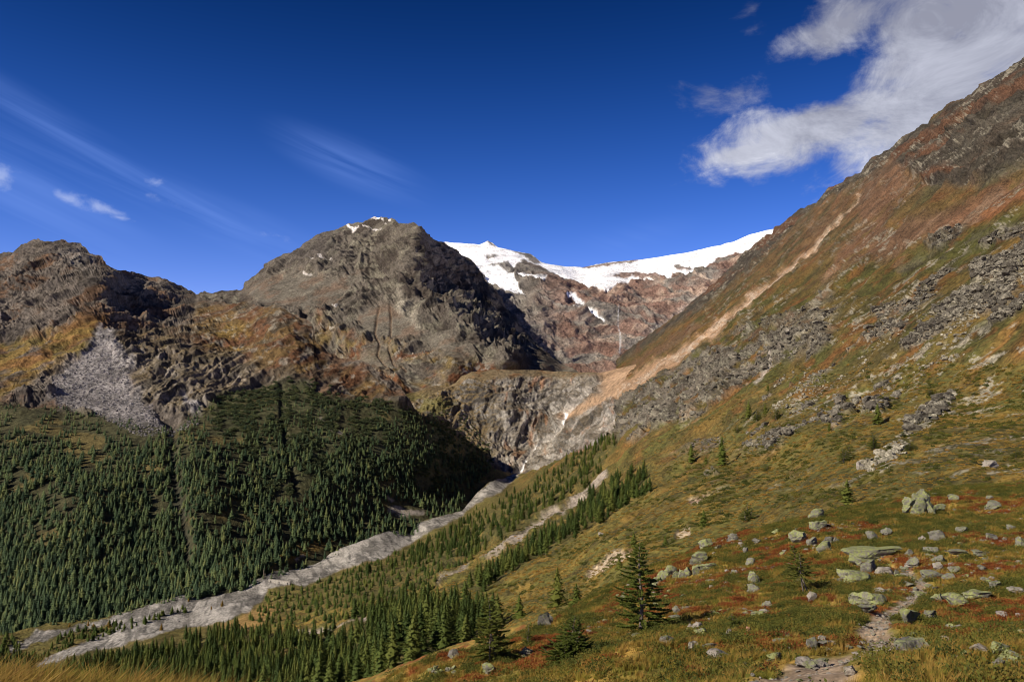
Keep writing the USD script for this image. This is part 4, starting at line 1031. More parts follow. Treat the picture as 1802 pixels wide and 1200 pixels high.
def tuft(seed, n, height, radius, width, lean=.5):
    """A tuft of bent grass blades."""
    r = np.random.default_rng(seed)
    a, q = r.uniform(0, 6.283, n), np.sqrt(r.uniform(0, 1, n)) * radius
    b = np.stack([np.cos(a) * q, np.sin(a) * q, np.full(n, -.03)], -1)
    H = height * r.uniform(.55, 1.15, n)
    out = np.stack([np.cos(a), np.sin(a), 0 * a], -1) * (r.uniform(.1, 1, n) * lean * H)[:, None] + np.array([.12, .03, 0]) * H[:, None]
    m = b + out * .35 + np.array([0, 0, 1]) * (H * .6)[:, None]
    t = b + out + np.array([0, 0, 1]) * (H * r.uniform(.8, 1, n))[:, None]
    wv = np.stack([-np.sin(a + 1), np.cos(a + 1), 0 * a], -1) * width
    v = np.stack([b - wv, b + wv, m - wv * .7, m + wv * .7, t], 1).reshape(-1, 3)
    i = np.arange(n)[:, None] * 5
    return v, np.vstack([i + [0, 1, 3], i + [0, 3, 2], i + [2, 3, 4]])


# ---------------------------------------------------------------- the woods
def sample(sheet, field, n, seed, box, lo=.35):
    """About n points of the photograph over a sheet, spread evenly, where the field is high: (u, v)."""
    r = np.random.default_rng(seed)
    u0, v0, u1, v1 = box
    cell = math.sqrt((u1 - u0) * (v1 - v0) / n)
    gu, gv = np.meshgrid(np.arange(u0, u1, cell * 1.15), np.arange(v0, v1, cell * .87))
    u = (gu + r.uniform(-.62, .62, gu.shape) * cell).ravel(); v = (gv + r.uniform(-.62, .62, gu.shape) * cell).ravel()
    keep = np.zeros(len(u), bool)
    for S, own in (sheet.each(u) if hasattr(sheet, "each") else ((sheet, np.ones(len(u), bool)),)):
        own = own & (u > S.u[0]) & (u < S.u[-1]) & (v > np.interp(u, S.u, S.vt) + 1) & (v < np.interp(u, S.u, S.vb) - 1)
        if own.any():
            i, j = S.grid_of(u[own], v[own])
            w = map_coordinates(np.asarray(field(S) if callable(field) else field, float).reshape(S.shape), [i, j], order=1)
            keep[own] = w > lo + r.uniform(0, .5, len(w))
    return u[keep], v[keep]


def uvn(u, v, lam, seed):
    return fbm(np.stack([u, v, 0 * u], -1), lam, 4, .6, seed)


FAR_SHAPES = [far_conifer(s, rad, n, rg) for s, rad, n, rg in ((1, .29, 9, .3), (2, .35, 8, .4), (3, .25, 10, .35), (4, .38, 7, .45), (5, .31, 8, .5))]


def wood(name, many, label, cat, group, P, H, material, seed, stuff_label, most=300, squash=1.0, shapes=None):
    """Trees at points P of heights H: the ones that show largest as things, the rest as one wood."""
    shapes = shapes or FAR_SHAPES
    r = np.random.default_rng(seed)
    px = H / P[:, 1]
    order = np.argsort(-px)
    first = {}
    for k in order[:most]:
        kind = int(r.integers(len(shapes)))
        yaw, wd = r.uniform(0, 6.28), r.uniform(.85, 1.2) * squash
        sc = (H[k] * wd, H[k] * wd, H[k])
        if kind not in first:
            t = thing(name, label, cat, P[k], yaw, sc, group)
            (tv, tf), (cv, cf) = shapes[kind]
            mesh_at(f"{t.GetPath()}/trunk", tv, tf, BARK); mesh_at(f"{t.GetPath()}/crown", cv, cf, material)
            first[kind] = t
        else:
            copy_of(first[kind], name, label, cat, P[k], yaw, sc, group)
    rest = order[most:]
    if len(rest):
        protos = []
        for (tv, tf), (cv, cf) in shapes:
            protos.append(("conifer", np.vstack([tv, cv]), np.vstack([tf, np.asarray(cf) + len(tv)]), material))
        n = len(rest); wd = r.uniform(.85, 1.2, n) * squash
        scatter_stuff(many, stuff_label, "forest", protos, P[rest], r.integers(len(protos), size=n), r.uniform(0, 6.28, n), np.stack([H[rest] * wd, H[rest] * wd, H[rest]], 1))


def unit_larch(seed, spread, **kw):
    (tv, tf), (cv, cf) = larch(seed, 10.0, spread, **kw)
    _, (iv, jf) = far_conifer(seed + 40, spread / 13.5, 11, .5)
    iv = iv + np.array(kw.get('lean', (0, 0)) + (0,)) * iv[:, 2:]
    return (tv / 10, tf), (np.vstack([cv / 10, iv]), np.vstack([cf, np.asarray(jf) + len(cv)]))


WOOD_SHAPES = [unit_larch(81, 2.3, branches=64, twigs=1.3), unit_larch(82, 2.9, branches=58, twigs=1.3, base=.1), unit_larch(83, 2.2, branches=66, twigs=1.3), unit_larch(84, 3.2, branches=54, twigs=1.2, lean=(.04, .02)), unit_larch(85, 2.7, branches=52, twigs=1.2, base=.12)]
# left flank
u, v = sample(L, L_forest, 11500, 201, (-55, 690, 905, 1130), .3)
gap = np.maximum(stroke(np.stack([u, v], -1), [(305, 745), (303, 800), (310, 860), (322, 920), (328, 985)], [1, 3, 5, 6, 5], 5), stroke(np.stack([u, v], -1), [(492, 690), (498, 740), (505, 800), (522, 860), (530, 890)], [1, 2, 3, 2, 2], 2))
gap = np.maximum(gap, area(np.stack([u, v], -1), [(430, 1030), (520, 980), (600, 945), (620, 955), (620, 990), (460, 1030)], 5) * .75)
gap = np.maximum(gap, area(np.stack([u, v], -1), [(560, 735), (570, 732), (612, 778), (600, 782)], 3))
gap = np.maximum(gap, area(np.stack([u, v], -1), [(665, 885), (700, 880), (760, 898), (745, 915), (690, 908)], 5))
gap = np.maximum(gap, area(np.stack([u, v], -1), [(340, 740), (440, 700), (480, 760), (470, 860), (420, 830), (370, 775)], 14) * .42)
dens = 1 - gap - .95 * sstep(uvn(u, v, 55, 202), .10, .34) * sstep(1000 - v, 0, 80) - .5 * sstep(740 - v, 0, 30)
keep = np.random.default_rng(203).random(len(u)) < dens
u, v = u[keep], v[keep]
P = L.point(u, v)
r_ = np.random.default_rng(204)
H = (5.5 + 9.5 * r_.random(len(u))) * (.62 + .38 * sstep(v, 720, 820)) * (1 + .18 * uvn(u, v, 40, 205))
wood("conifer", "forest", "dark green conifer standing in the dense forest on the left flank of the valley", "tree", "conifers of the forest on the left flank", P, H, NEEDLE_FAR, 206, "dense dark conifer forest covering the left flank of the valley")

# right of the river: the wooded strips and the lower wood
u, v = sample(R, lambda S: S.wood, 10500, 211, (60, 750, 1160, 1235), .3)
uvp = np.stack([u, v], -1)
dens = 1 - .85 * stroke(uvp, [(1066, 834), (1012, 889), (937, 930), (862, 979), (787, 1020)], [8, 10, 12, 10, 8], 4) - .9 * area(uvp, [(640, 1015), (760, 1000), (800, 1030), (760, 1065), (640, 1055)], 12) * .6 - .6 * sstep(uvn(u, v, 46, 212), .26, .5) * sstep(1060 - v, 0, 30)
dens -= .7 * area(uvp, [(480, 1040), (640, 1008), (760, 978), (830, 985), (790, 1040), (640, 1085), (500, 1105)], 10)
dens -= 1.0 * stroke(uvp, [(640, 1092), (600, 1100), (560, 1108), (520, 1112)], [4, 6, 6, 4], 3)
keep = np.random.default_rng(213).random(len(u)) < dens
u, v = u[keep], v[keep]
P = R.point(u, v)
H = np.random.default_rng(214).uniform(9.0, 16.5, len(u)) * (1 + .2 * uvn(u, v, 40, 215))
def hides_gravel(u, v, H, P, reach=.8):
    """Whether a tree on the sheets right of the river would stand before the gravel."""
    up = np.minimum(H / P[:, 1] * FOC * reach, 60)
    out = np.zeros(len(u), bool)
    for f in (.25, .6, 1.0):
        for S, own in R.each(u):
            if own.any():
                i, j = S.grid_of(u[own], v[own] - up[own] * f)
                out[own] |= map_coordinates(S.open.reshape(S.shape), [i, j], order=1) > .4
    return out


ok = ~hides_gravel(u, v, H, P)
u, v, P, H = u[ok], v[ok], P[ok], H[ok]
lowm = (v > 1075 - (u - 600) * .12) & (u < 900)
# the lower wood is sparser on the picture as its trees are nearer
pxh = H / P[:, 1] * FOC
thin = np.random.default_rng(216).random(len(u)) < np.clip(24 / pxh, .16, 1) ** 1.0
sel = lowm & thin
wood("wood_conifer", "lower_wood", "sunlit green conifer in the wood between the near meadow and the gravel river", "tree", "conifers of the wood below the near meadow", P[sel], H[sel] * .92, NEEDLE_SUN, 217, "wood of green conifers below the near meadow edge", shapes=WOOD_SHAPES)
sel = ~lowm & (np.random.default_rng(218).random(len(u)) < np.clip(32 / pxh, .5, 1))
wood("bench_conifer", "bench_wood", "green conifer in the wooded strip between the gravel river and the tan scree gully", "tree", "conifers of the strip right of the river", P[sel], H[sel] * .9, NEEDLE_SUN, 219, "strips of conifers on the bench right of the river bed", shapes=WOOD_SHAPES, squash=1.15)

# thin growth on and along the river bed and between the strips
u, v = sample(R, lambda S: area(S.uv, [(-55, 1180), (-50, 1112), (20, 1120), (40, 1150), (80, 1150), (115, 1116), (170, 1103), (240, 1096), (320, 1070), (325, 1076), (235, 1104), (160, 1128), (95, 1150), (30, 1185)], 4), 1500, 221, (-55, 1040, 420, 1180), .1)
uu, vv = sample(R, lambda S: area(S.uv, [(480, 1035), (600, 1005), (720, 965), (840, 905), (860, 960), (760, 1040), (640, 1085), (500, 1105), (440, 1090)], 8), 1500, 222, (430, 900, 880, 1110), .3)
u, v = np.concatenate([u, uu, [340, 356, 375, 380, 443, 448]]), np.concatenate([v, vv, [1090, 1083, 1078, 1074, 1066, 1052]])
P = R.point(u, v)
H = np.random.default_rng(223).uniform(3.5, 9.0, len(u))
ok = ~hides_gravel(u, v, H, P, .5) | (u < 330)
u, v, P, H = u[ok], v[ok], P[ok], H[ok]
wood("young_conifer", "young_growth", "small young conifer on the flat beside the gravel river bed", "tree", "young conifers on the valley floor", P, H, NEEDLE_SUN, 224, "thin growth of small conifers on the valley floor", most=250, squash=1.15)
for k, (u_, v_, h_) in enumerate(((284, 1108, 7), (191, 1103, 8), (155, 1101, 6), (165, 1103, 5), (122, 1103, 5), (391, 1066, 7), (255, 1090, 4.5), (372, 1072, 4), (332, 1058, 4))):
    t = thing("yellow_larch", "small autumn-yellow larch on the pale gravel of the river bed", "tree", R.point(u_, v_)[0], k * 1.3, (h_ * 1.25, h_ * 1.25, h_), "yellow larches on the river bed")
    (tv, tf), (cv, cf) = FAR_SHAPES[k % 5]
    mesh_at(f"{t.GetPath()}/trunk", tv, tf, BARK); mesh_at(f"{t.GetPath()}/crown", cv, cf, NEEDLE_GOLD)

# dwarf pine and juniper as low dark mounds on the upper left flank, the gorge and the right slope
PINE_SHAPES = [clump(s, 150, .9, .75, .42, .2) for s in (31, 32, 33, 34)]
pts, sz = [], []
f_ = area(L.uv, [(370, 705), (470, 672), (545, 665), (600, 690), (700, 712), (780, 745), (850, 800), (860, 840), (760, 880), (640, 840), (560, 860), (470, 880), (430, 800), (380, 760)], 14)
u, v = sample(L, f_, 8500, 231, (340, 650, 900, 900), .25)
k_ = uvn(u, v, 32, 232) > -.06
pts.append(L.point(u[k_], v[k_])); sz.append(np.random.default_rng(233).uniform(2.2, 5.2, k_.sum()))
f_ = area(F.uv, [(690, 705), (740, 700), (800, 720), (850, 760), (870, 830), (860, 868), (780, 830), (690, 790)], 14)
u, v = sample(F, f_, 1300, 234, (685, 690, 890, 870), .25)
k_ = uvn(u, v, 40, 235) > .02
pts.append(F.point(u[k_], v[k_])); sz.append(np.random.default_rng(236).uniform(2.0, 5.0, k_.sum()))
scatter_stuff("dwarf_pine", "dark mats of dwarf pine on the upper left flank and beside the gorge", "shrubs", [("mound", v_, f2_, PINE) for v_, f2_ in PINE_SHAPES], np.vstack(pts), np.arange(sum(map(len, pts))) % 4, np.arange(sum(map(len, pts))) * 1.7, np.concatenate(sz))

# bushes and tussocks of the right-hand slope
r_ = np.random.default_rng(241)
u, v = sample(R, lambda S: (S.uv[:, 1] > 640) * (S.depth < 900) * (1 - S.wood) * (1 - S.bed), 34000, 242, (640, 640, 1830, 1190), .2)
P = R.point(u, v)
n1 = uvn(u * .6 + v * .5, v * 1.6, 40, 243)
n2 = uvn(u, v, 90, 244)
lowm = sstep(v + (u - 1400) * .28, 640, 860)
green = (n1 > .10) & (r_.random(len(u)) < .15 + .75 * lowm)
tus = ~green & (r_.random(len(u)) < .35 + .3 * lowm)
scatter_stuff("slope_shrubs", "low green shrubs scattered over the grassy right-hand slope", "shrubs", [("mound", v_, f2_, SHRUB_GREEN) for v_, f2_ in [clump(s, 90, .8, .5, .30, .2) for s in (41, 42, 43)]], P[green], np.arange(green.sum()) % 3, r_.uniform(0, 6.28, green.sum()), np.clip(P[green, 1] / 330, .5, 1.5) * r_.uniform(.5, 1.5, green.sum()))
scatter_stuff("slope_grass", "tussocks of golden grass on the right-hand slope", "grass", [("tussock", v_, f2_, GRASS_GOLD) for v_, f2_ in [clump(s, 60, .8, .32, .34, .8) for s in (44, 45, 46)]], P[tus], np.arange(tus.sum()) % 3, r_.uniform(0, 6.28, tus.sum()), np.clip(P[tus, 1] / 330, .45, 1.4) * r_.uniform(.5, 1.3, tus.sum()))
# ---------------------------------------------------------------- single trees
def near_tree(label, u, v, top, spread_px, seed, sheet=None, name="larch", cat="tree", **kw):
    p = on_meadow(u, v) if sheet is None else sheet.point(u, v)[0]
    k = p[1] / FOC
    h = (v - top) * k
    kw['branches'] = int(kw.get('branches', 60) * 1.2)
    kw = {"branches": 60, "stems": 1, **kw}
    (tv, tf), (cv, cf) = larch(seed, h, spread_px * k * 1.15, **kw)
    if p[1] > 58 and kw["stems"] == 1:
        _, (iv, jf) = far_conifer(seed + 40, spread_px * k * .95 / h, 11, .55)
        iv = iv * h
        cv, cf = np.vstack([cv, iv]), np.vstack([cf, np.asarray(jf) + len(cv)])
    t = thing(name, label, cat, p)
    mesh_at(f"{t.GetPath()}/trunk", tv, tf, BARK, 60)
    mesh_at(f"{t.GetPath()}/crown", cv, cf, NEEDLE_NEAR)
    return t


near_tree("tallest feathery larch of the meadow, left of the lichened rock ledge", 1128, 1116, 957, 50, 301, branches=84, twigs=1.5, thick=.024)
near_tree("broad bushy young larch with several stems in the lower middle of the meadow", 1003, 1164, 1085, 44, 302, branches=60, stems=6, twigs=1.5, name="bushy_larch")
near_tree("larch with bare lower trunk at the meadow's left edge", 872, 1160, 1052, 36, 303, branches=62, stems=2, twigs=1.3, base=.14)
near_tree("slender dark larch on the slope just above the grey slanting boulder", 981, 1086, 1006, 17, 304, branches=60, twigs=1.3)
near_tree("larch standing against the pale eroded bank", 1014, 1036, 976, 20, 305, branches=52, twigs=1.3, base=.1)
near_tree("dark larch beside the small eroded rim left of the slender larch", 934, 1066, 1020, 15, 306, branches=44, twigs=1.3)
near_tree("small dark larch below the eroded rim at the top of the wood", 914, 1090, 1052, 13, 307, branches=40, twigs=1.3)
near_tree("small round larch on the golden slope left of the bushy young larch", 928, 1134, 1096, 13, 308, branches=40, stems=2, twigs=1.3)
near_tree("short dark conifer beside the pale slab, left of the eroded rim", 884, 1051, 1034, 7, 309, branches=34, twigs=1.2)
near_tree("leaning young larch with two bare trunks in the middle of the boulder meadow", 1420, 1040, 962, 36, 310, branches=46, stems=2, base=.34, lean=(-.26, 0), twigs=1.1, thick=.018)
near_tree("dark low bush among red heath in the middle of the meadow", 1293, 1109, 1077, 15, 311, branches=40, stems=6, name="bush", cat="bush", twigs=1.5)
near_tree("tiny green bush on the stony side path left of the tallest larch", 1045, 1098, 1084, 7, 312, branches=26, stems=4, name="bush", cat="bush", twigs=1.4)
# on the slope beyond
for k, (lab, u_, v_, top_, w_, kind) in enumerate((
        ("small conifer standing above the pale eroded bank", 1115, 963, 936, 8, "larch"), ("little conifer on the slope right of the pale eroded bank", 1170, 957, 939, 5, "larch"), ("small larch at the foot of the pale eroded bank", 1090, 1004, 980, 8, "larch"),
        ("thin-stemmed larch behind the golden crest of the meadow", 1491, 886, 844, 17, "larch"), ("dark round bush with its shadow behind the meadow crest", 1317, 919, 886, 15, "bush"), ("dim green larch on the slope left of the dark round bush", 1238, 924, 897, 9, "larch"),
        ("broad dark bush on the slope above the meadow crest", 1488, 811, 780, 16, "bush"), ("dark conifer higher on the slope beside the trail-marked boulder", 1540, 790, 757, 12, "bush"), ("low dark bush right of the tall dark slope bush", 1563, 790, 774, 8, "bush"),
        ("pointed dark conifer at the foot of the grey rock outcrop", 1544, 743, 708, 10, "larch"), ("wide low dark shrub on the slope right of the stone scatter", 1600, 788, 770, 13, "bush"), ("small shrub above the wide low dark shrub", 1590, 770, 758, 8, "bush"),
        ("lone dark shrub high on the orange slope", 1637, 694, 680, 9, "bush"), ("dark shrub at the right edge of the slope", 1790, 804, 787, 11, "bush"), ("dark conifer left of the bare earth scar", 1217, 816, 783, 8, "larch"), ("tall dark conifer above the bare earth scar", 1272, 822, 772, 11, "larch"),
        ("small dark conifer left of the tall one above the earth scar", 1244, 822, 806, 5, "larch"), ("dark shrub by the pale rib of rock on the slope", 1298, 760, 745, 9, "bush"), ("dark conifer in the upper shrub cluster of the slope", 1317, 735, 706, 7, "larch"), ("round bush in the middle of the upper shrub cluster", 1335, 745, 722, 9, "bush"),
        ("dark bush at the right of the upper shrub cluster", 1367, 738, 716, 9, "bush"), ("pointed conifer between the two upper bushes", 1348, 730, 712, 6, "larch"), ("tiny dark conifer above the upper shrub cluster", 1353, 690, 677, 4, "larch"), ("low green shrub patch above the meadow crest", 1350, 830, 818, 14, "bush"),
        ("small conifer on the dark slope right of the meadow crest", 1458, 757, 742, 4, "larch"), ("dark low bush on the slope near the meadow crest", 1565, 830, 812, 10, "bush"))):
    st = 5 if kind == "bush" else 1
    near_tree(lab, u_, v_, top_, w_, 330 + k, sheet=R, name="slope_larch" if kind == "larch" else "slope_bush", cat="tree" if kind == "larch" else "bush", branches=46 if st == 1 else 30, stems=st, twigs=1.5, base=.03)

# ---------------------------------------------------------------- rocks
def rock_material(name, grey, lichen, amount):
    g = Graph()
    p = g.add("geometry", "position")
    n1 = g.noise(p, 1.6, 6.0, .65); n2 = g.noise(p, 7.0, 6.0, .7); n3 = g.noise(p, 3.4, 5.0, .6, .8)
    c = g.mix(g.smooth(n2, .3, .7), grey, tuple(x * 1.75 for x in grey))
    c = g.mix(g.smooth(n1, .62, .7), c, tuple(x * .35 for x in grey))
    nz = g.add("separate_xyz", "x", vector=g.add("geometry", "normal")); up = nz.split(".")[0] + ".z"
    lk = g.m("multiply", g.smooth(g.m("add", n3, g.m("multiply", up, .10)), .60 - amount, .72 - amount), .85)
    c = g.mix(lk, c, g.mix(g.smooth(n2, .4, .62), lichen, tuple(x * 1.5 for x in lichen)))
    c = g.mix(g.smooth(g.noise(p, 22.0, 3.0, .6), .62, .72), c, (.035, .033, .028))
    h = g.m("add", g.m("multiply", n2, .6), g.m("multiply", n1, .4))
    return g.build("/World/Looks/" + name, surface=g.add("principled_bsdf", "BSDF", base_color=c, roughness=.9, specular_ior_level=.2, normal=g.add("bump", "normal", height=h, strength=1.0, distance=.16)))


ROCK_GREY = rock_material("boulder_grey", (.105, .098, .082), (.145, .155, .070), .06)
ROCK_LICHEN = rock_material("boulder_lichened", (.110, .105, .080), (.165, .180, .062), .13)
ROCK_PALE = rock_material("boulder_pale", (.17, .150, .128), (.18, .18, .10), .0)
ROCK_RED = rock_material("boulder_reddish", (.20, .105, .070), (.20, .15, .08), .0)

import trimesh
_ICO = {k: trimesh.creation.icosphere(k) for k in (2, 3)}


def rock_shape(seed, cuts=15, fine=3, flat_top=False, strat=0.0):
    """A broken, faceted boulder filling the box [-.5, .5]^2 x [0, 1]."""
    r = np.random.default_rng(seed)
    m = _ICO[fine]
    v = np.array(m.vertices)
    for k in range(cuts):
        n = r.normal(size=3); n[2] *= .7; n /= np.linalg.norm(n)
        d = r.uniform(.34, .78)
        s = v @ n
        v = v - np.maximum(s - d, 0)[:, None] * n
    if flat_top:
        v[:, 2] = np.minimum(v[:, 2], .38 + .12 * v[:, 0])
    nn = np.array(m.vertices)
    v = v + nn * (fbm(v + seed * 3.1, .8, 4, .62, 5) * .15 - ridged(v * [1, 1, 1.6] + seed * 1.7, .9, 3, .5, 9) ** 3 * .16)[:, None]
    if strat:
        v[:, 0] += strat * np.round(v[:, 2] * 5) * .03 * r.normal()
    lo, hi = v.min(0), v.max(0)
    v = (v - lo) / (hi - lo)
    v[:, :2] -= .5
    return v, np.array(m.faces)


def boulder(label, u0, v0, u1, v1, mat, seed, group=None, cuts=15, flat_top=False, deep=.8, yaw=None, sheet=None, name="boulder", cat="boulder", lift=0.0):
    """A boulder that spans u0..u1, v0..v1 of the photograph, sunk a little into the ground where it stands."""
    uc = (u0 + u1) / 2
    p = on_meadow(uc, v1 - lift) if sheet is None else sheet.point(uc, v1)[0]
    k = p[1] / FOC
    w, h = (u1 - u0) * k, max((v1 - v0) * k * 1.02, .12)
    v, f = rock_shape(seed, cuts, 3, flat_top)
    r = np.random.default_rng(seed + 5)
    yaw = r.uniform(-.35, .35) if yaw is None else yaw
    d = w * deep * r.uniform(.85, 1.1)
    sink = .30
    v = v * [w, d, h * (1 + sink)] - [0, 0, h * sink]
    c, s = math.cos(yaw), math.sin(yaw)
    v[:, :2] = np.stack([v[:, 0] * c - v[:, 1] * s, v[:, 0] * s + v[:, 1] * c], -1)
    q = p + np.array([0, d * .3, 0])
    q[2] = p[2] if sheet is not None else float(meadow_z(q[0], q[1])[0]) * .5 + p[2] * .5
    m = mesh_at("/World/" + fresh(name), v, f, mat, 32)
    UsdGeom.Xformable(m).AddTranslateOp().Set(Gf.Vec3d(*map(float, q)))
    BOULDERS.append((q[0], q[1], max(w, d) * .5))
    return tag(m, label, cat, group)


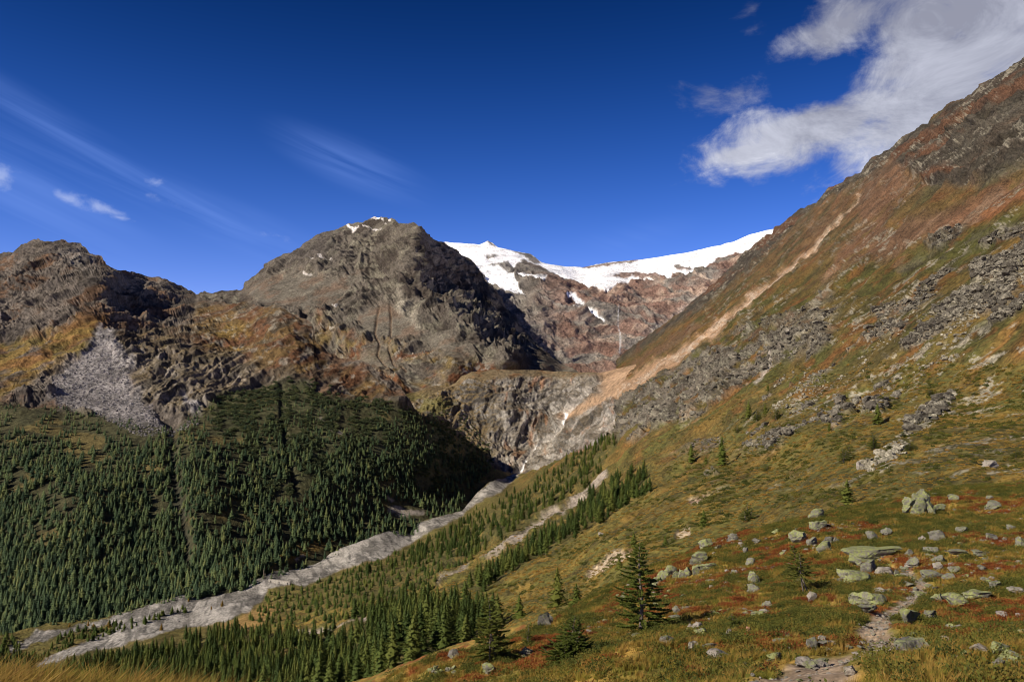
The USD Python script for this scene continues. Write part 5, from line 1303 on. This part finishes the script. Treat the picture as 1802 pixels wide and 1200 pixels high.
BOULDERS = []
G1, LI, PA = ROCK_GREY, ROCK_LICHEN, ROCK_PALE
NAMED = [
    ("long flat lichened slab lying like a bench above the path", 1486, 963, 1594, 985, LI, dict(flat_top=True, deep=.42, yaw=-.03, cuts=7)),
    ("small lichened block right of the craggy crest boulder", 1671, 871, 1689, 883, LI, {}),
    ("oval lichened boulder lying below right of the craggy crest boulder", 1643, 887, 1667, 900, LI, {}),
    ("flat grey slab group far right below the meadow crest", 1736, 883, 1765, 896, G1, {}),
    ("small grey rock above the flat slabs at the far right", 1736, 873, 1750, 880, G1, {}),
    ("big rounded grey boulder above the right end of the long flat slab", 1637, 934, 1670, 954, G1, {}),
    ("small pale boulder touching the left side of the big rounded grey one", 1618, 943, 1631, 955, PA, {}),
    ("left one of two broken grey blocks on red heath above the long slab", 1526, 935, 1547, 952, G1, {}),
    ("right one of two broken grey blocks on red heath above the long slab", 1551, 930, 1572, 944, G1, {}),
    ("round grey boulder at right in the red heath", 1738, 940, 1756, 952, G1, {}),
    ("low flat rock between the rounded grey boulder and the right round one", 1684, 930, 1711, 939, G1, dict(flat_top=True)),
    ("pointed grey stone far right in the heath", 1774, 924, 1788, 933, G1, {}),
    ("grey lichened boulder cut off by the right edge below the crest", 1792, 946, 1812, 965, LI, {}),
    ("hump-backed boulder below the left half of the long slab", 1517, 986, 1545, 1010, G1, {}),
    ("small dark-sided stone left of the hump-backed boulder", 1508, 992, 1522, 1001, G1, {}),
    ("big two-pieced lichened boulder in front of the hump-backed one", 1485, 1004, 1539, 1027, LI, dict(cuts=10)),
    ("pale tan stones on the path side right of the hump-backed boulder", 1544, 999, 1574, 1014, PA, dict(flat_top=True)),
    ("small split stone at the bend of the upper path", 1573, 1003, 1586, 1014, G1, {}),
    ("white-faced egg-shaped stone standing among rocks right of the upper path", 1644, 990, 1662, 1005, PA, {}),
    ("dark broken rock behind the white-faced stone", 1645, 980, 1670, 992, G1, {}),
    ("grey notched boulder between the long slab and the white-faced stone", 1599, 984, 1620, 1001, G1, {}),
    ("blocky boulder right beside the bend of the upper path", 1624, 1005, 1661, 1020, G1, dict(cuts=8)),
    ("low stones trailing right of the blocky path-bend boulder", 1660, 1010, 1686, 1020, G1, {}),
    ("flat grey boulder right of the long slab's end", 1630, 964, 1655, 975, G1, dict(flat_top=True)),
    ("thin flat slab in grass right of the flat grey boulder", 1673, 969, 1708, 977, G1, dict(flat_top=True)),
    ("second thin flat slab farther right in the grass", 1712, 974, 1738, 981, G1, dict(flat_top=True)),
    ("wedge stone propping the right end of the long slab", 1593, 967, 1608, 979, G1, {}),
    ("stone with dark hollow on the right meadow", 1674, 1000, 1694, 1010, G1, {}),
    ("yellow-green mossy boulder left of the path with dark cracks", 1507, 1044, 1567, 1068, LI, dict(cuts=9)),
    ("long pale stone below the mossy boulder left of the path", 1514, 1067, 1549, 1080, G1, dict(flat_top=True)),
    ("small lichened wedge left of the sharp-crested boulder", 1643, 1045, 1670, 1061, LI, {}),
    ("sharp-crested lichened boulder on the green slope right of the path", 1667, 1046, 1707, 1068, LI, dict(cuts=8)),
    ("broad lichened boulder next to red leaves right of the sharp-crested one", 1704, 1044, 1750, 1058, LI, dict(flat_top=True)),
    ("yellow lichened boulder right beside the path", 1585, 1073, 1626, 1099, LI, {}),
    ("grey striped boulder adjoining the yellow lichened path boulder", 1623, 1075, 1655, 1094, G1, {}),
    ("big smooth grey boulder in the green shrubs at lower right", 1578, 1129, 1642, 1154, G1, dict(flat_top=True, cuts=9)),
    ("flat lichened stone above the big smooth grey boulder", 1616, 1120, 1640, 1129, LI, dict(flat_top=True)),
    ("small stone left of the flat lichened one above the big smooth boulder", 1600, 1114, 1619, 1122, G1, {}),
    ("tilted pale-lichened boulder at the right edge near the bottom", 1750, 1136, 1788, 1156, LI, {}),
    ("brown-grey boulder sunk in red leaves near the bottom right corner", 1743, 1161, 1776, 1180, G1, {}),
    ("small grey stone in the green shrub at right", 1719, 1106, 1735, 1114, G1, {}),
    ("smooth grey stone on red heath at right, above the broad lichened boulder", 1743, 1024, 1769, 1035, G1, dict(flat_top=True)),
    ("long white-grey slab at the right edge", 1777, 1037, 1810, 1046, PA, dict(flat_top=True)),
    ("triangular grey stone at the near edge of the path bend", 1529, 1151, 1543, 1163, G1, {}),
    ("pale angular stone with dark underside below the path", 1487, 1175, 1512, 1190, PA, {}),
    ("low lichened rock in the brown grass at lower right", 1694, 1148, 1720, 1157, LI, dict(flat_top=True)),
    ("bright yellow lichened boulder left of the side path", 1318, 1008, 1338, 1027, LI, {}),
    ("slanted grey slab below the bright yellow lichened boulder", 1314, 1028, 1346, 1043, G1, {}),
    ("flat box-like stone standing behind the dark low bush", 1323, 1077, 1346, 1090, LI, dict(flat_top=True, cuts=6)),
    ("grey stone below the side path, left of the leaning larch", 1342, 1057, 1360, 1070, G1, {}),
    ("rounded pale stone at the foot of the leaning larch", 1422, 1043, 1439, 1059, PA, {}),
    ("pair of pale round stones in red heath, the upper rear one", 1218, 1096, 1239, 1109, PA, {}),
    ("white small stone touching the rear pale round stone", 1210, 1098, 1222, 1108, PA, {}),
    ("flat lichened stone in front of the pale round stones", 1222, 1106, 1247, 1117, LI, {}),
    ("upright white-grey splinter stone in dark heath", 1278, 1109, 1290, 1126, PA, dict(deep=.6)),
    ("small pale stone on the slope right of the rock ledge", 1288, 1004, 1302, 1013, G1, {}),
    ("flat grey stone by the side path right of the tallest larch", 1180, 1084, 1208, 1093, G1, dict(flat_top=True)),
    ("small stone above the flat grey one by the side path", 1184, 1067, 1199, 1080, G1, {}),
    ("grey boulder at the path edge with a rust-coloured broken face", 1418, 1126, 1444, 1145, G1, {}),
    ("reddish angular stone right of the dark low bush", 1312, 1104, 1324, 1115, ROCK_RED, {}),
    ("bent pale stone low in the grass left of the upright splinter", 1210, 1131, 1225, 1146, PA, {}),
    ("rounded boulder sitting right on the meadow crest line", 1424, 895, 1453, 913, LI, {}),
    ("broad lichened boulder below the crest-line boulder", 1427, 920, 1457, 936, LI, dict(flat_top=True)),
    ("green-lichened wedge boulder at the top left of the red heath", 1394, 936, 1424, 956, LI, {}),
    ("squat grey boulder right below the green-lichened wedge", 1422, 947, 1440, 962, G1, {}),
    ("leaning grey boulder in the heath with flat stones in front", 1446, 945, 1470, 958, G1, {}),
    ("small boulder at the right shoulder of the leaning one", 1466, 945, 1482, 956, G1, {}),
    ("flat broken stones in front of the leaning grey boulder", 1437, 955, 1468, 970, LI, dict(flat_top=True)),
    ("dome-shaped grey boulder at the left crest of the meadow", 1281, 939, 1300, 953, G1, {}),
    ("sloping lichened boulder at the left crest of the meadow", 1230, 950, 1256, 968, LI, {}),
    ("big lichened boulder with a grey foot above the rock ledge", 1215, 972, 1248, 993, LI, dict(cuts=9)),
    ("dark grey boulder in the middle of the upper meadow", 1313, 983, 1330, 996, G1, {}),
    ("low grey stone right of the sloping lichened boulder", 1257, 959, 1272, 969, G1, {}),
    ("small grey hump of stone in the upper meadow heath", 1324, 947, 1341, 956, G1, {}),
    ("flat pale stone in the upper meadow", 1300, 955, 1314, 962, PA, {}),
    ("little pointed stone in the upper meadow", 1308, 965, 1319, 977, G1, {}),
    ("pale yellow flat stone near the meadow crest", 1358, 933, 1375, 940, LI, {}),
    ("grey slanting boulder on the golden slope below the slender larch", 945, 1080, 977, 1103, G1, {}),
    ("grey wedge boulder right of the larch with bare trunk", 912, 1143, 938, 1159, G1, {}),
    ("lichened boulder at the bottom edge left of centre", 848, 1171, 872, 1188, LI, {}),
    ("flat grey stone on the shrubby slope right below the tallest larch", 1161, 1123, 1188, 1134, G1, dict(flat_top=True)),
    ("pale flat boulder left of the tallest larch's crown", 1083, 1009, 1101, 1020, PA, {}),
    ("upright green-lichened stone behind the tallest larch", 1088, 1045, 1102, 1060, LI, {}),
    ("lone grey boulder at the very left tip of the meadow", 786, 1143, 809, 1160, G1, {}),
]
for k, (lab, u0, v0, u1, v1, mat, kw) in enumerate(NAMED):
    boulder(lab, u0, v0, u1, v1, mat, 400 + k, **kw)
def crag(label, blocks, mat, seed, u, v):
    """One outcrop fused from several broken blocks (u0, v0, u1, v1)."""
    p = on_meadow(u, v); k = p[1] / FOC
    b = Bag()
    for i, (u0, v0, u1, v1, dy) in enumerate(blocks):
        vv, ff = rock_shape(seed + i, 10)
        h = (v1 - v0) * k
        vv = vv * [(u1 - u0) * k, (u1 - u0) * k * .75, h] + [((u0 + u1) / 2 - u) * k, dy * k, (v - v1) * k - .15]
        b.add(vv, ff)
    v_, f_ = b.arrays()
    m = mesh_at("/World/" + fresh("boulder"), v_, f_, mat, 32)
    UsdGeom.Xformable(m).AddTranslateOp().Set(Gf.Vec3d(*map(float, p)))
    BOULDERS.append((p[0], p[1], 2.5))
    tag(m, label, "boulder")


crag("largest craggy lichened boulder standing up at the meadow crest", [(1616, 859, 1642, 900, 6), (1606, 866, 1630, 903, 0), (1590, 873, 1616, 892, 4), (1598, 884, 1624, 906, -6), (1624, 880, 1646, 906, -3), (1585, 886, 1602, 900, -4)], LI, 900, 1618, 904)
# the ledge of lichened blocks right of the tallest larch, and rubble at the left tip
lg = [(1252, 1002, 22, 11), (1238, 1006, 20, 12), (1226, 1010, 18, 14), (1214, 1015, 18, 14), (1202, 1018, 16, 14), (1190, 1020, 16, 12), (1180, 1016, 24, 20), (1168, 1022, 20, 16), (1158, 1030, 18, 13), (1150, 1036, 14, 11), (1234, 999, 24, 6)]
for k, (uc, vb, w, h) in enumerate(lg):
    boulder("lichened block in the broken rock ledge right of the tallest larch", uc - w * .5, vb - h, uc + w * .5, vb, LI, 520 + k, "blocks of the lichened rock ledge", name="ledge_block", cat="rock", cuts=9)
for k in range(12):
    r = np.random.default_rng(540 + k)
    uc, vb = 755 + 44 * r.random(), 1176 + 14 * r.random()
    boulder("small lichened block in the rubble heap at the left tip of the meadow", uc - 5, vb - 7, uc + 5, vb, LI, 560 + k, "blocks of the rubble heap at the left tip", name="rubble_block", cat="rock", cuts=8)
# marked boulder and outcrop blocks on the far slope
b = boulder("pale block with a red and white trail mark on the slope", 1507, 810, 1523, 822, PA, 590, sheet=R, name="marked_boulder", deep=.6)
boulder("flat pale slab on the slope above the meadow at right", 1725, 812, 1758, 826, PA, 591, sheet=R, flat_top=True)
boulder("pale boulder on the wooded slope above the eroded bank", 1052, 936, 1062, 945, PA, 592, sheet=R)

# small stones of the meadow
r_ = np.random.default_rng(611)
SMALL = [rock_shape(620 + k, 9, 2) for k in range(8)]
def small_stones(n, seed, dmin, dmax, smin, smax, field):
    r = np.random.default_rng(seed)
    d = np.sqrt(r.uniform(dmin ** 2, dmax ** 2, n * 8))
    X, _ = ray(r.uniform(900, 1830, n * 8), 900.0)
    x, y = X * d, d
    keep = field(np.stack([x, y], -1)) > r.random(n * 8)
    x, y = x[keep][:n], y[keep][:n]
    s = smin * (smax / smin) ** (r.random(len(x)) ** 1.7)
    return np.stack([x, y, meadow_z(x, y)], -1), s, r


def stony(P2):
    g_, h_, s_ = meadow_kind(P2)
    return np.clip(.25 + .8 * h_ - .3 * s_, 0, 1) * sstep(fbm(np.c_[P2, np.zeros(len(P2))], 14, 3, .5, 613), -.25, .2) * sstep(P2[:, 0] + P2[:, 1] * .05, 4, 12)


pos, s, r = small_stones(290, 612, 24, 140, .25, .9, stony)
for k in range(len(pos)):
    sc = (s[k] * r.uniform(.9, 1.5), s[k], s[k] * r.uniform(.35, .7))
    loc = pos[k] - [0, 0, sc[2] * .22]
    j = k % 8
    mat = (ROCK_GREY, ROCK_LICHEN, ROCK_PALE)[j % 3]
    if k < 8:
        m = thing("stone", "small lichened grey stone half sunk in the heath of the boulder meadow", "stone", loc, r.uniform(0, 6.28), sc, "small stones strewn over the meadow")
        mesh_at(f"{m.GetPath()}/block", *SMALL[j], mat, 32)
        if k == 0:
            FIRST = []
        FIRST.append(m)
    else:
        copy_of(FIRST[j], "stone", "small lichened grey stone half sunk in the heath of the boulder meadow", "stone", loc, r.uniform(0, 6.28), sc, "small stones strewn over the meadow")
pos, s, r = small_stones(4200, 614, 18, 150, .10, .55, stony)
n = len(pos)
scatter_stuff("pebbles", "small pale stones strewn over the meadow", "stones", [("stone", v_, f_, (ROCK_GREY, ROCK_PALE, ROCK_LICHEN)[k % 3]) for k, (v_, f_) in enumerate(SMALL)], pos - [0, 0, .02], r.integers(8, size=n), r.uniform(0, 6.28, n), np.stack([s * r.uniform(.9, 1.5, n), s, s * .6], 1))
# stones of the path
def along(path, wid, n, seed):
    r = np.random.default_rng(seed)
    seg = np.hypot(*np.diff(path, axis=0).T); cum = np.r_[0, np.cumsum(seg)]
    t = np.sort(r.uniform(0, cum[-1], n))
    x, y = np.interp(t, cum, path[:, 0]), np.interp(t, cum, path[:, 1]); w = np.interp(t, cum, wid)
    dx, dy = np.gradient(x), np.gradient(y); l = np.hypot(dx, dy) + 1e-6
    o = np.clip(r.normal(size=n) * .55, -1.25, 1.25) * w
    return np.stack([x - dy / l * o, y + dx / l * o], -1), r
q1, r = along(PATH, np.array(PATH_W), 2300, 615)
q2, _ = along(SIDE, np.array(SIDE_W), 600, 616)
q = np.vstack([q1, q2]); n = len(q)
s = .018 * (6.5 ** (r.random(n) ** 2.8)) * (1 + .02 * q[:, 1].clip(0, 40))
scatter_stuff("path_stones", "broken stones and gravel on the footpath", "stones", [("stone", v_, f_, (ROCK_PALE, ROCK_PALE, ROCK_GREY)[k % 3]) for k, (v_, f_) in enumerate(SMALL)], np.c_[q, meadow_z(q[:, 0], q[:, 1]) - .01], r.integers(8, size=n), r.uniform(0, 6.28, n), np.stack([s * r.uniform(.9, 1.6, n), s, s * r.uniform(.4, .8, n)], 1))

# blocks on the far scree, the outcrops and the gravel
def far_blocks(name, label, sheet, field, n, seed, box, lo, smin, smax, mats):
    u, v = sample(sheet, field, n, seed, box, lo)
    P = sheet.point(u, v); r = np.random.default_rng(seed + 1); n = len(P)
    s = smin * (smax / smin) ** (r.random(n) ** 2)
    scatter_stuff(name, label, "rocks", [("block", v_, f_, mats[k % len(mats)]) for k, (v_, f_) in enumerate(SMALL[:6])], P - np.c_[0 * s, 0 * s, s * .2], r.integers(6, size=n), r.uniform(0, 6.28, n), np.stack([s * r.uniform(.9, 1.5, n), s, s * r.uniform(.5, 1, n)], 1))


def far_rock(name, c0, c1):
    g = Graph()
    c = g.ramp(g.add("object_info", "random"), [(0, c0), (1, c1)])
    c = g.mix(g.smooth(g.noise(g.add("geometry", "position"), .8, 5.0, .65), .35, .65), c, tuple(x * .55 for x in c0))
    return g.build("/World/Looks/" + name, surface=g.add("principled_bsdf", "BSDF", base_color=c, roughness=.95, specular_ior_level=.1))


FAR_GREY = far_rock("scree_block", (.15, .138, .13), (.42, .39, .37))
OUTCROP = far_rock("outcrop_block", (.075, .066, .052), (.24, .22, .17))
FAR_TAN = far_rock("slope_block", (.20, .18, .13), (.37, .34, .26))
far_blocks("scree_blocks", "loose grey blocks on the scree fan under the left mountain", L, area(wobble(L.uv, 20, 60, 74), [(180, 600), (200, 596), (212, 620), (225, 655), (245, 690), (272, 725), (310, 750), (340, 735), (350, 745), (300, 760), (240, 752), (150, 728), (90, 715), (72, 694), (90, 668), (125, 640), (155, 618)], 7), 15000, 631, (70, 590, 360, 765), .2, .8, 4.2, [FAR_GREY])
f_ = lambda S: (.25 * area(S.uv, [(1350, 560), (1800, 470), (1860, 560), (1700, 640), (1500, 760), (1340, 720)], 20) + .7 * area(S.uv, [(1640, 555), (1700, 515), (1802, 480), (1840, 500), (1740, 545), (1680, 575)], 12) + .8 * area(S.uv, [(1590, 762), (1640, 715), (1685, 688), (1690, 705), (1640, 745), (1580, 800), (1530, 830), (1520, 822)], 9)
      + .6 * area(S.uv, [(1330, 690), (1400, 650), (1470, 640), (1440, 700), (1370, 740)], 12)) * sstep(fbm(S.flat(), 60, 4, .6, 632), -.3, .3)
far_blocks("slope_blocks", "pale stones strewn over the right-hand slope", R, f_, 26000, 633, (1320, 460, 1840, 840), .14, .7, 3.2, [FAR_TAN])
far_blocks("outcrop_blocks", "broken grey blocks in the rock bands of the right-hand slope", R, lambda S: S.rocky * (S.depth < 1800), 26000, 637, (1085, 400, 1840, 800), .3, 1.6, 6.5, [OUTCROP])
far_blocks("river_stones", "pale boulders on the gravel river bed", R, lambda S: S.bed, 1500, 635, (0, 830, 920, 1170), .3, .5, 1.6, [FAR_GREY])

# ---------------------------------------------------------------- weir on the river bed
CONCRETE = far_rock("pale_concrete", (.36, .33, .28), (.38, .35, .30))
WOODM = bark_material("weathered_wood", (.09, .07, .05), (.22, .18, .14))
p0, p1 = R.point(473, 1022)[0], R.point(510, 1029)[0]
w_ = thing("river_weir", "low pale wall holding back the gravel at the narrow of the river bed", "weir", p0)
e = p1 - p0; Lw = float(np.hypot(e[0], e[1])); an = math.atan2(e[1], e[0])
def box(cx, cy, cz, sx, sy, sz, ang=0.0):
    v = np.array([(x, y, z) for x in (-.5, .5) for y in (-.5, .5) for z in (-.5, .5)]) * [sx, sy, sz]
    v = np.stack([v[:, 0] * math.cos(ang) - v[:, 1] * math.sin(ang), v[:, 0] * math.sin(ang) + v[:, 1] * math.cos(ang), v[:, 2]], -1) + [cx, cy, cz]
    h = ConvexHull(v); c0 = v.mean(0); f = []
    for s3 in h.simplices:
        a, b_, c_ = v[s3]; nrm = np.cross(b_ - a, c_ - a)
        f.append(s3 if nrm @ (a - c0) > 0 else s3[::-1])
    return v, np.array(f)
mesh_at(f"{w_.GetPath()}/wall", *box(e[0] / 2, e[1] / 2, .6, Lw, 1.2, 4.2, an), CONCRETE)
mesh_at(f"{w_.GetPath()}/coping", *box(e[0] / 2, e[1] / 2, 2.8, Lw + .6, 1.7, .35, an), CONCRETE)
for k, t_ in enumerate((.1, .5, .9)):
    mesh_at(f"{w_.GetPath()}/buttress" + ("" if k == 0 else f"_{k:03d}"), *box(e[0] * t_ + .9 * math.sin(an), e[1] * t_ - 1.1 * math.cos(an), .2, 1.0, 1.4, 3.0, an), CONCRETE)
pp = R.point(464, 1017)[0]
t = thing("gauge_post", "dark timber frame standing at the narrow of the river bed", "post", pp)
mesh_at(f"{t.GetPath()}/post", *box(0, 0, 5.0, .7, .7, 12), WOODM)
mesh_at(f"{t.GetPath()}/strut", *box(1.6, 0, 2.2, .5, .5, 7), WOODM)
mesh_at(f"{t.GetPath()}/crossbar", *box(.8, 0, 5.4, 2.6, .4, .5), WOODM)

# ---------------------------------------------------------------- ground cover of the meadow
r_ = np.random.default_rng(701)
def cover_points(n, dlo, dhi, power, ulo, uhi, seed):
    r = np.random.default_rng(seed)
    t = r.random(n)
    d = (dlo ** power + t * (dhi ** power - dlo ** power)) ** (1 / power)
    X, _ = ray(r.uniform(ulo, uhi, n), 900.0)
    return np.stack([X * d, d], -1), r
P2, r = cover_points(76000, 9.0, 145.0, 1.25, 560, 1920, 702)
pm = np.maximum(path_mask(P2), sstep(-seg_dist(P2, PATH, np.array(PATH_W)) + .012 * np.clip(40 - P2[:, 1], 0, 25), -.4, -.1))
clear = np.ones(len(P2), bool)
for bx, by, br in BOULDERS:
    clear &= np.hypot(P2[:, 0] - bx, P2[:, 1] - by) > br * .75
z = meadow_z(P2[:, 0], P2[:, 1])
_uu, _vv = pixel(np.c_[P2, z])
clear &= (_uu > -60) & (_uu < 1960) & (_vv < 1290) & (pm < .3)
P2, z = P2[clear], z[clear]
g_w, h_w, s_w = meadow_kind(P2)
pick = r.random(len(P2))
kind = np.where(pick < h_w, 1, np.where(pick < h_w + s_w, 2, 0))
kind = np.where((kind == 0) & (r.random(len(P2)) < .08), 2, kind)
kind = np.where((kind > 0) & (r.random(len(P2)) < .34), 0, kind)
d = P2[:, 1]
big = .85 + .5 * sstep(d, 40, 110)
pos = np.c_[P2, z]
TUFTS = [tuft(s, 46, .36, .13, .0075) for s in (51, 52, 53)] + [tuft(s, 40, .30, .15, .008) for s in (54, 55)]
k0 = kind == 0
w0 = r.integers(5, size=len(pos))
scatter_stuff("grass", "golden and greenish grass tufts of the autumn meadow", "grass", [("tuft", v_, f_, GRASS_GOLD if i < 3 else GRASS_GREEN) for i, (v_, f_) in enumerate(TUFTS)], pos[k0], w0[k0], r.uniform(-1.2, 1.2, k0.sum()), (big * r.uniform(.6, 1.25, len(pos)))[k0])
k1 = kind == 1
scatter_stuff("heather", "low red and rust-brown heath shrubs of the meadow", "heath", [("shrub", v_, f_, HEATH_RED) for v_, f_ in [clump(s, 170, .36, .18, .052, .6) for s in (61, 62, 63)]], pos[k1], w0[k1] % 3, r.uniform(0, 6.28, k1.sum()), (big * r.uniform(.7, 1.6, len(pos)))[k1])
k2 = kind == 2
scatter_stuff("green_shrubs", "low dark green shrubs of the meadow", "shrubs", [("shrub", v_, f_, SHRUB_GREEN) for v_, f_ in [clump(s, 200, .42, .24, .055, .5) for s in (64, 65, 66)]], pos[k2], w0[k2] % 3, r.uniform(0, 6.28, k2.sum()), (big * r.uniform(.7, 1.7, len(pos)))[k2])
# long blades close to the camera: the knoll at the left and the strip along the bottom
P2, r = cover_points(6500, 3.2, 8.5, 1.6, -130, 640, 711)
Q2, _ = cover_points(5200, 10.5, 24, 1.5, 900, 1480, 712)
keep = (pixel(np.c_[Q2, meadow_z(Q2[:, 0], Q2[:, 1])])[0] < 1370) & (path_mask(Q2) < .2) & (fbm(np.c_[Q2, 0 * Q2[:, :1]], 3.5, 3, .5, 713) > -.12)
P2 = np.vstack([P2, Q2[keep]]); z = meadow_z(P2[:, 0], P2[:, 1]); n = len(P2)
LONG = [tuft(s, 30, .24, .12, .0046, .9) for s in (71, 72)] + [tuft(77, 12, .38, .14, .0026, .7)] + [tuft(s, 30, .20, .13, .0050, .8) for s in (74, 75)]
pat = fbm(np.c_[P2, 0 * P2[:, :1]], 1.6, 3, .5, 714)
w = np.where(pat + r.normal(size=n) * .2 > -.10, r.integers(3, 5, n), r.choice([0, 1, 0, 1, 2], n))
scatter_stuff("long_grass", "long golden grass blades on the near knoll", "grass", [("tuft", v_, f_, GRASS_GOLD if i < 3 else GRASS_GREEN) for i, (v_, f_) in enumerate(LONG)], np.c_[P2, z], w, r.uniform(-1.6, 1.6, n), r.uniform(.6, 1.25, n))
